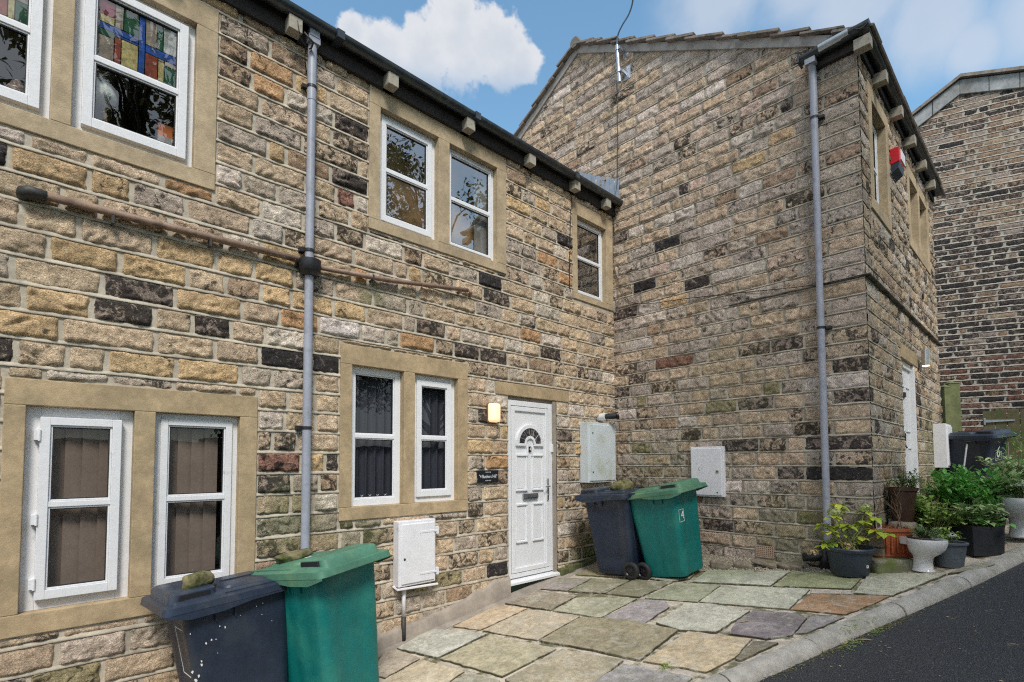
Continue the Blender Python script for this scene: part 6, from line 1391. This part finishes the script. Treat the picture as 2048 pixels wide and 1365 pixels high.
# ================================================================ SKY, SUN, CAMERA
SUN_EL,SUN_AZ=50,212   # compass-like angle, 0 = +y, clockwise
w=bpy.data.worlds.new('World'); scene.world=w; w.use_nodes=True; nt=w.node_tree; nt.nodes.clear()
out=N(nt,'ShaderNodeOutputWorld'); bg=N(nt,'ShaderNodeBackground'); bg.inputs[1].default_value=.145
sky=N(nt,'ShaderNodeTexSky'); sky.sky_type='NISHITA'; sky.sun_disc=False; sky.sun_elevation=R_(SUN_EL); sky.sun_rotation=R_(SUN_AZ); sky.altitude=200; sky.air_density=1.1; sky.dust_density=.6; sky.ozone_density=1.6
g=N(nt,'ShaderNodeTexCoord').outputs['Generated']
def dirpx(px,py): d=ray(px,py); return tuple(d/np.linalg.norm(d))
n1=nz(nt,g,5.5,10,.56,.35); n2=nz(nt,g,17,8,.6); n3=nz(nt,g,2.4,8,.58,.3)
def blob(cx,cy,rpx,soft=1.):
    d=N(nt,'ShaderNodeVectorMath',operation='DISTANCE'); lk(nt,g,d.inputs[0]); d.inputs[1].default_value=dirpx(cx,cy)
    c=ray(cx,cy); rr_=rpx/FPX/np.linalg.norm(c)
    return math_(nt,'SUBTRACT',1.,math_(nt,'DIVIDE',d.outputs['Value'],rr_))
m_=None
for (cx,cy,r_) in ((905,72,88),(985,100,100),(770,95,72),(705,62,38),(850,120,95),(1050,130,50),(920,35,42),(930,140,80)):
    b_=blob(cx,cy,r_); m_=b_ if m_ is None else math_(nt,'MAXIMUM',m_,b_)
n4=nz(nt,g,46,8,.65)
cum=math_(nt,'ADD',m_,math_(nt,'ADD',math_(nt,'MULTIPLY',math_(nt,'SUBTRACT',n1,.5),1.5),math_(nt,'ADD',math_(nt,'MULTIPLY',math_(nt,'SUBTRACT',n2,.5),1.3),math_(nt,'MULTIPLY',math_(nt,'SUBTRACT',n4,.5),.5))))
sx_=N(nt,'ShaderNodeSeparateXYZ'); lk(nt,g,sx_.inputs[0])
low=sstep(nt,sx_.outputs[2],dirpx(900,225)[2],dirpx(900,110)[2])
cumf=math_(nt,'MULTIPLY',sstep(nt,cum,.10,.36),low)
m2=None
for (cx,cy,r_) in ((1450,-20,190),(1700,20,230),(1850,45,150),(1950,95,80),(2100,10,150),(1600,-40,200)):
    b_=blob(cx,cy,r_); m2=b_ if m2 is None else math_(nt,'MAXIMUM',m2,b_)
wis=sstep(nt,math_(nt,'ADD',m2,math_(nt,'MULTIPLY',math_(nt,'SUBTRACT',n1,.5),1.6)),.15,.95)
# broken cloud over the rest of the sky, away from the photographed patch
d=N(nt,'ShaderNodeVectorMath',operation='DISTANCE'); lk(nt,g,d.inputs[0]); d.inputs[1].default_value=dirpx(1250,100)
rest=math_(nt,'MULTIPLY',sstep(nt,n3,.36,.56),sstep(nt,d.outputs['Value'],.75,1.25))
fac=math_(nt,'MAXIMUM',math_(nt,'MAXIMUM',math_(nt,'MULTIPLY',cumf,.93),math_(nt,'MULTIPLY',wis,.5)),math_(nt,'MULTIPLY',rest,.9))
sh_=math_(nt,'ADD',math_(nt,'MULTIPLY',sstep(nt,cum,.1,1.0),.35),math_(nt,'MULTIPLY',n2,.55))
ccol=mixc(nt,sh_,(3.05,3.0,3.05),(2.0,2.2,2.45))
vs_=N(nt,'ShaderNodeVectorMath',operation='MULTIPLY'); lk(nt,sky.outputs[0],vs_.inputs[0]); vs_.inputs[1].default_value=(.70,.86,.80); skyc=vs_.outputs[0]
lk(nt,mixc(nt,fac,skyc,ccol),bg.inputs[0]); lk(nt,bg.outputs[0],out.inputs[0])
sun=bpy.data.lights.new('sun','SUN'); sun.energy=1.7; sun.angle=R_(15); sun.color=(1,.95,.87); so=bpy.data.objects.new('sun',sun); COL.objects.link(so)
az=R_(SUN_AZ); sd=Vector((math.sin(az)*math.cos(R_(SUN_EL)),math.cos(az)*math.cos(R_(SUN_EL)),math.sin(R_(SUN_EL)))); so.rotation_euler=sd.to_track_quat('Z','Y').to_euler(); so.location=(-5,-8,15)
cam=bpy.data.cameras.new('camera'); co_=bpy.data.objects.new('camera',cam); COL.objects.link(co_); scene.camera=co_
cam.sensor_width=36; cam.lens=36*FPX/2048; cam.shift_y=SHY/2048; cam.clip_end=2000; cam.clip_start=.05
Mw=Matrix((tuple(Rv),tuple(Uv),tuple(-Fv))).transposed().to_4x4(); Mw.translation=Vector(tuple(CAM)); co_.matrix_world=Mw
scene.view_settings.view_transform='Standard'; scene.view_settings.look='None'; scene.view_settings.exposure=1.02; scene.view_settings.gamma=1
scene.cycles.use_denoising=False; scene.cycles.filter_width=1.15; scene.cycles.sample_clamp_indirect=4
scene.cycles.max_bounces=8; scene.cycles.transparent_max_bounces=12; scene.cycles.caustics_reflective=False; scene.cycles.caustics_refractive=False
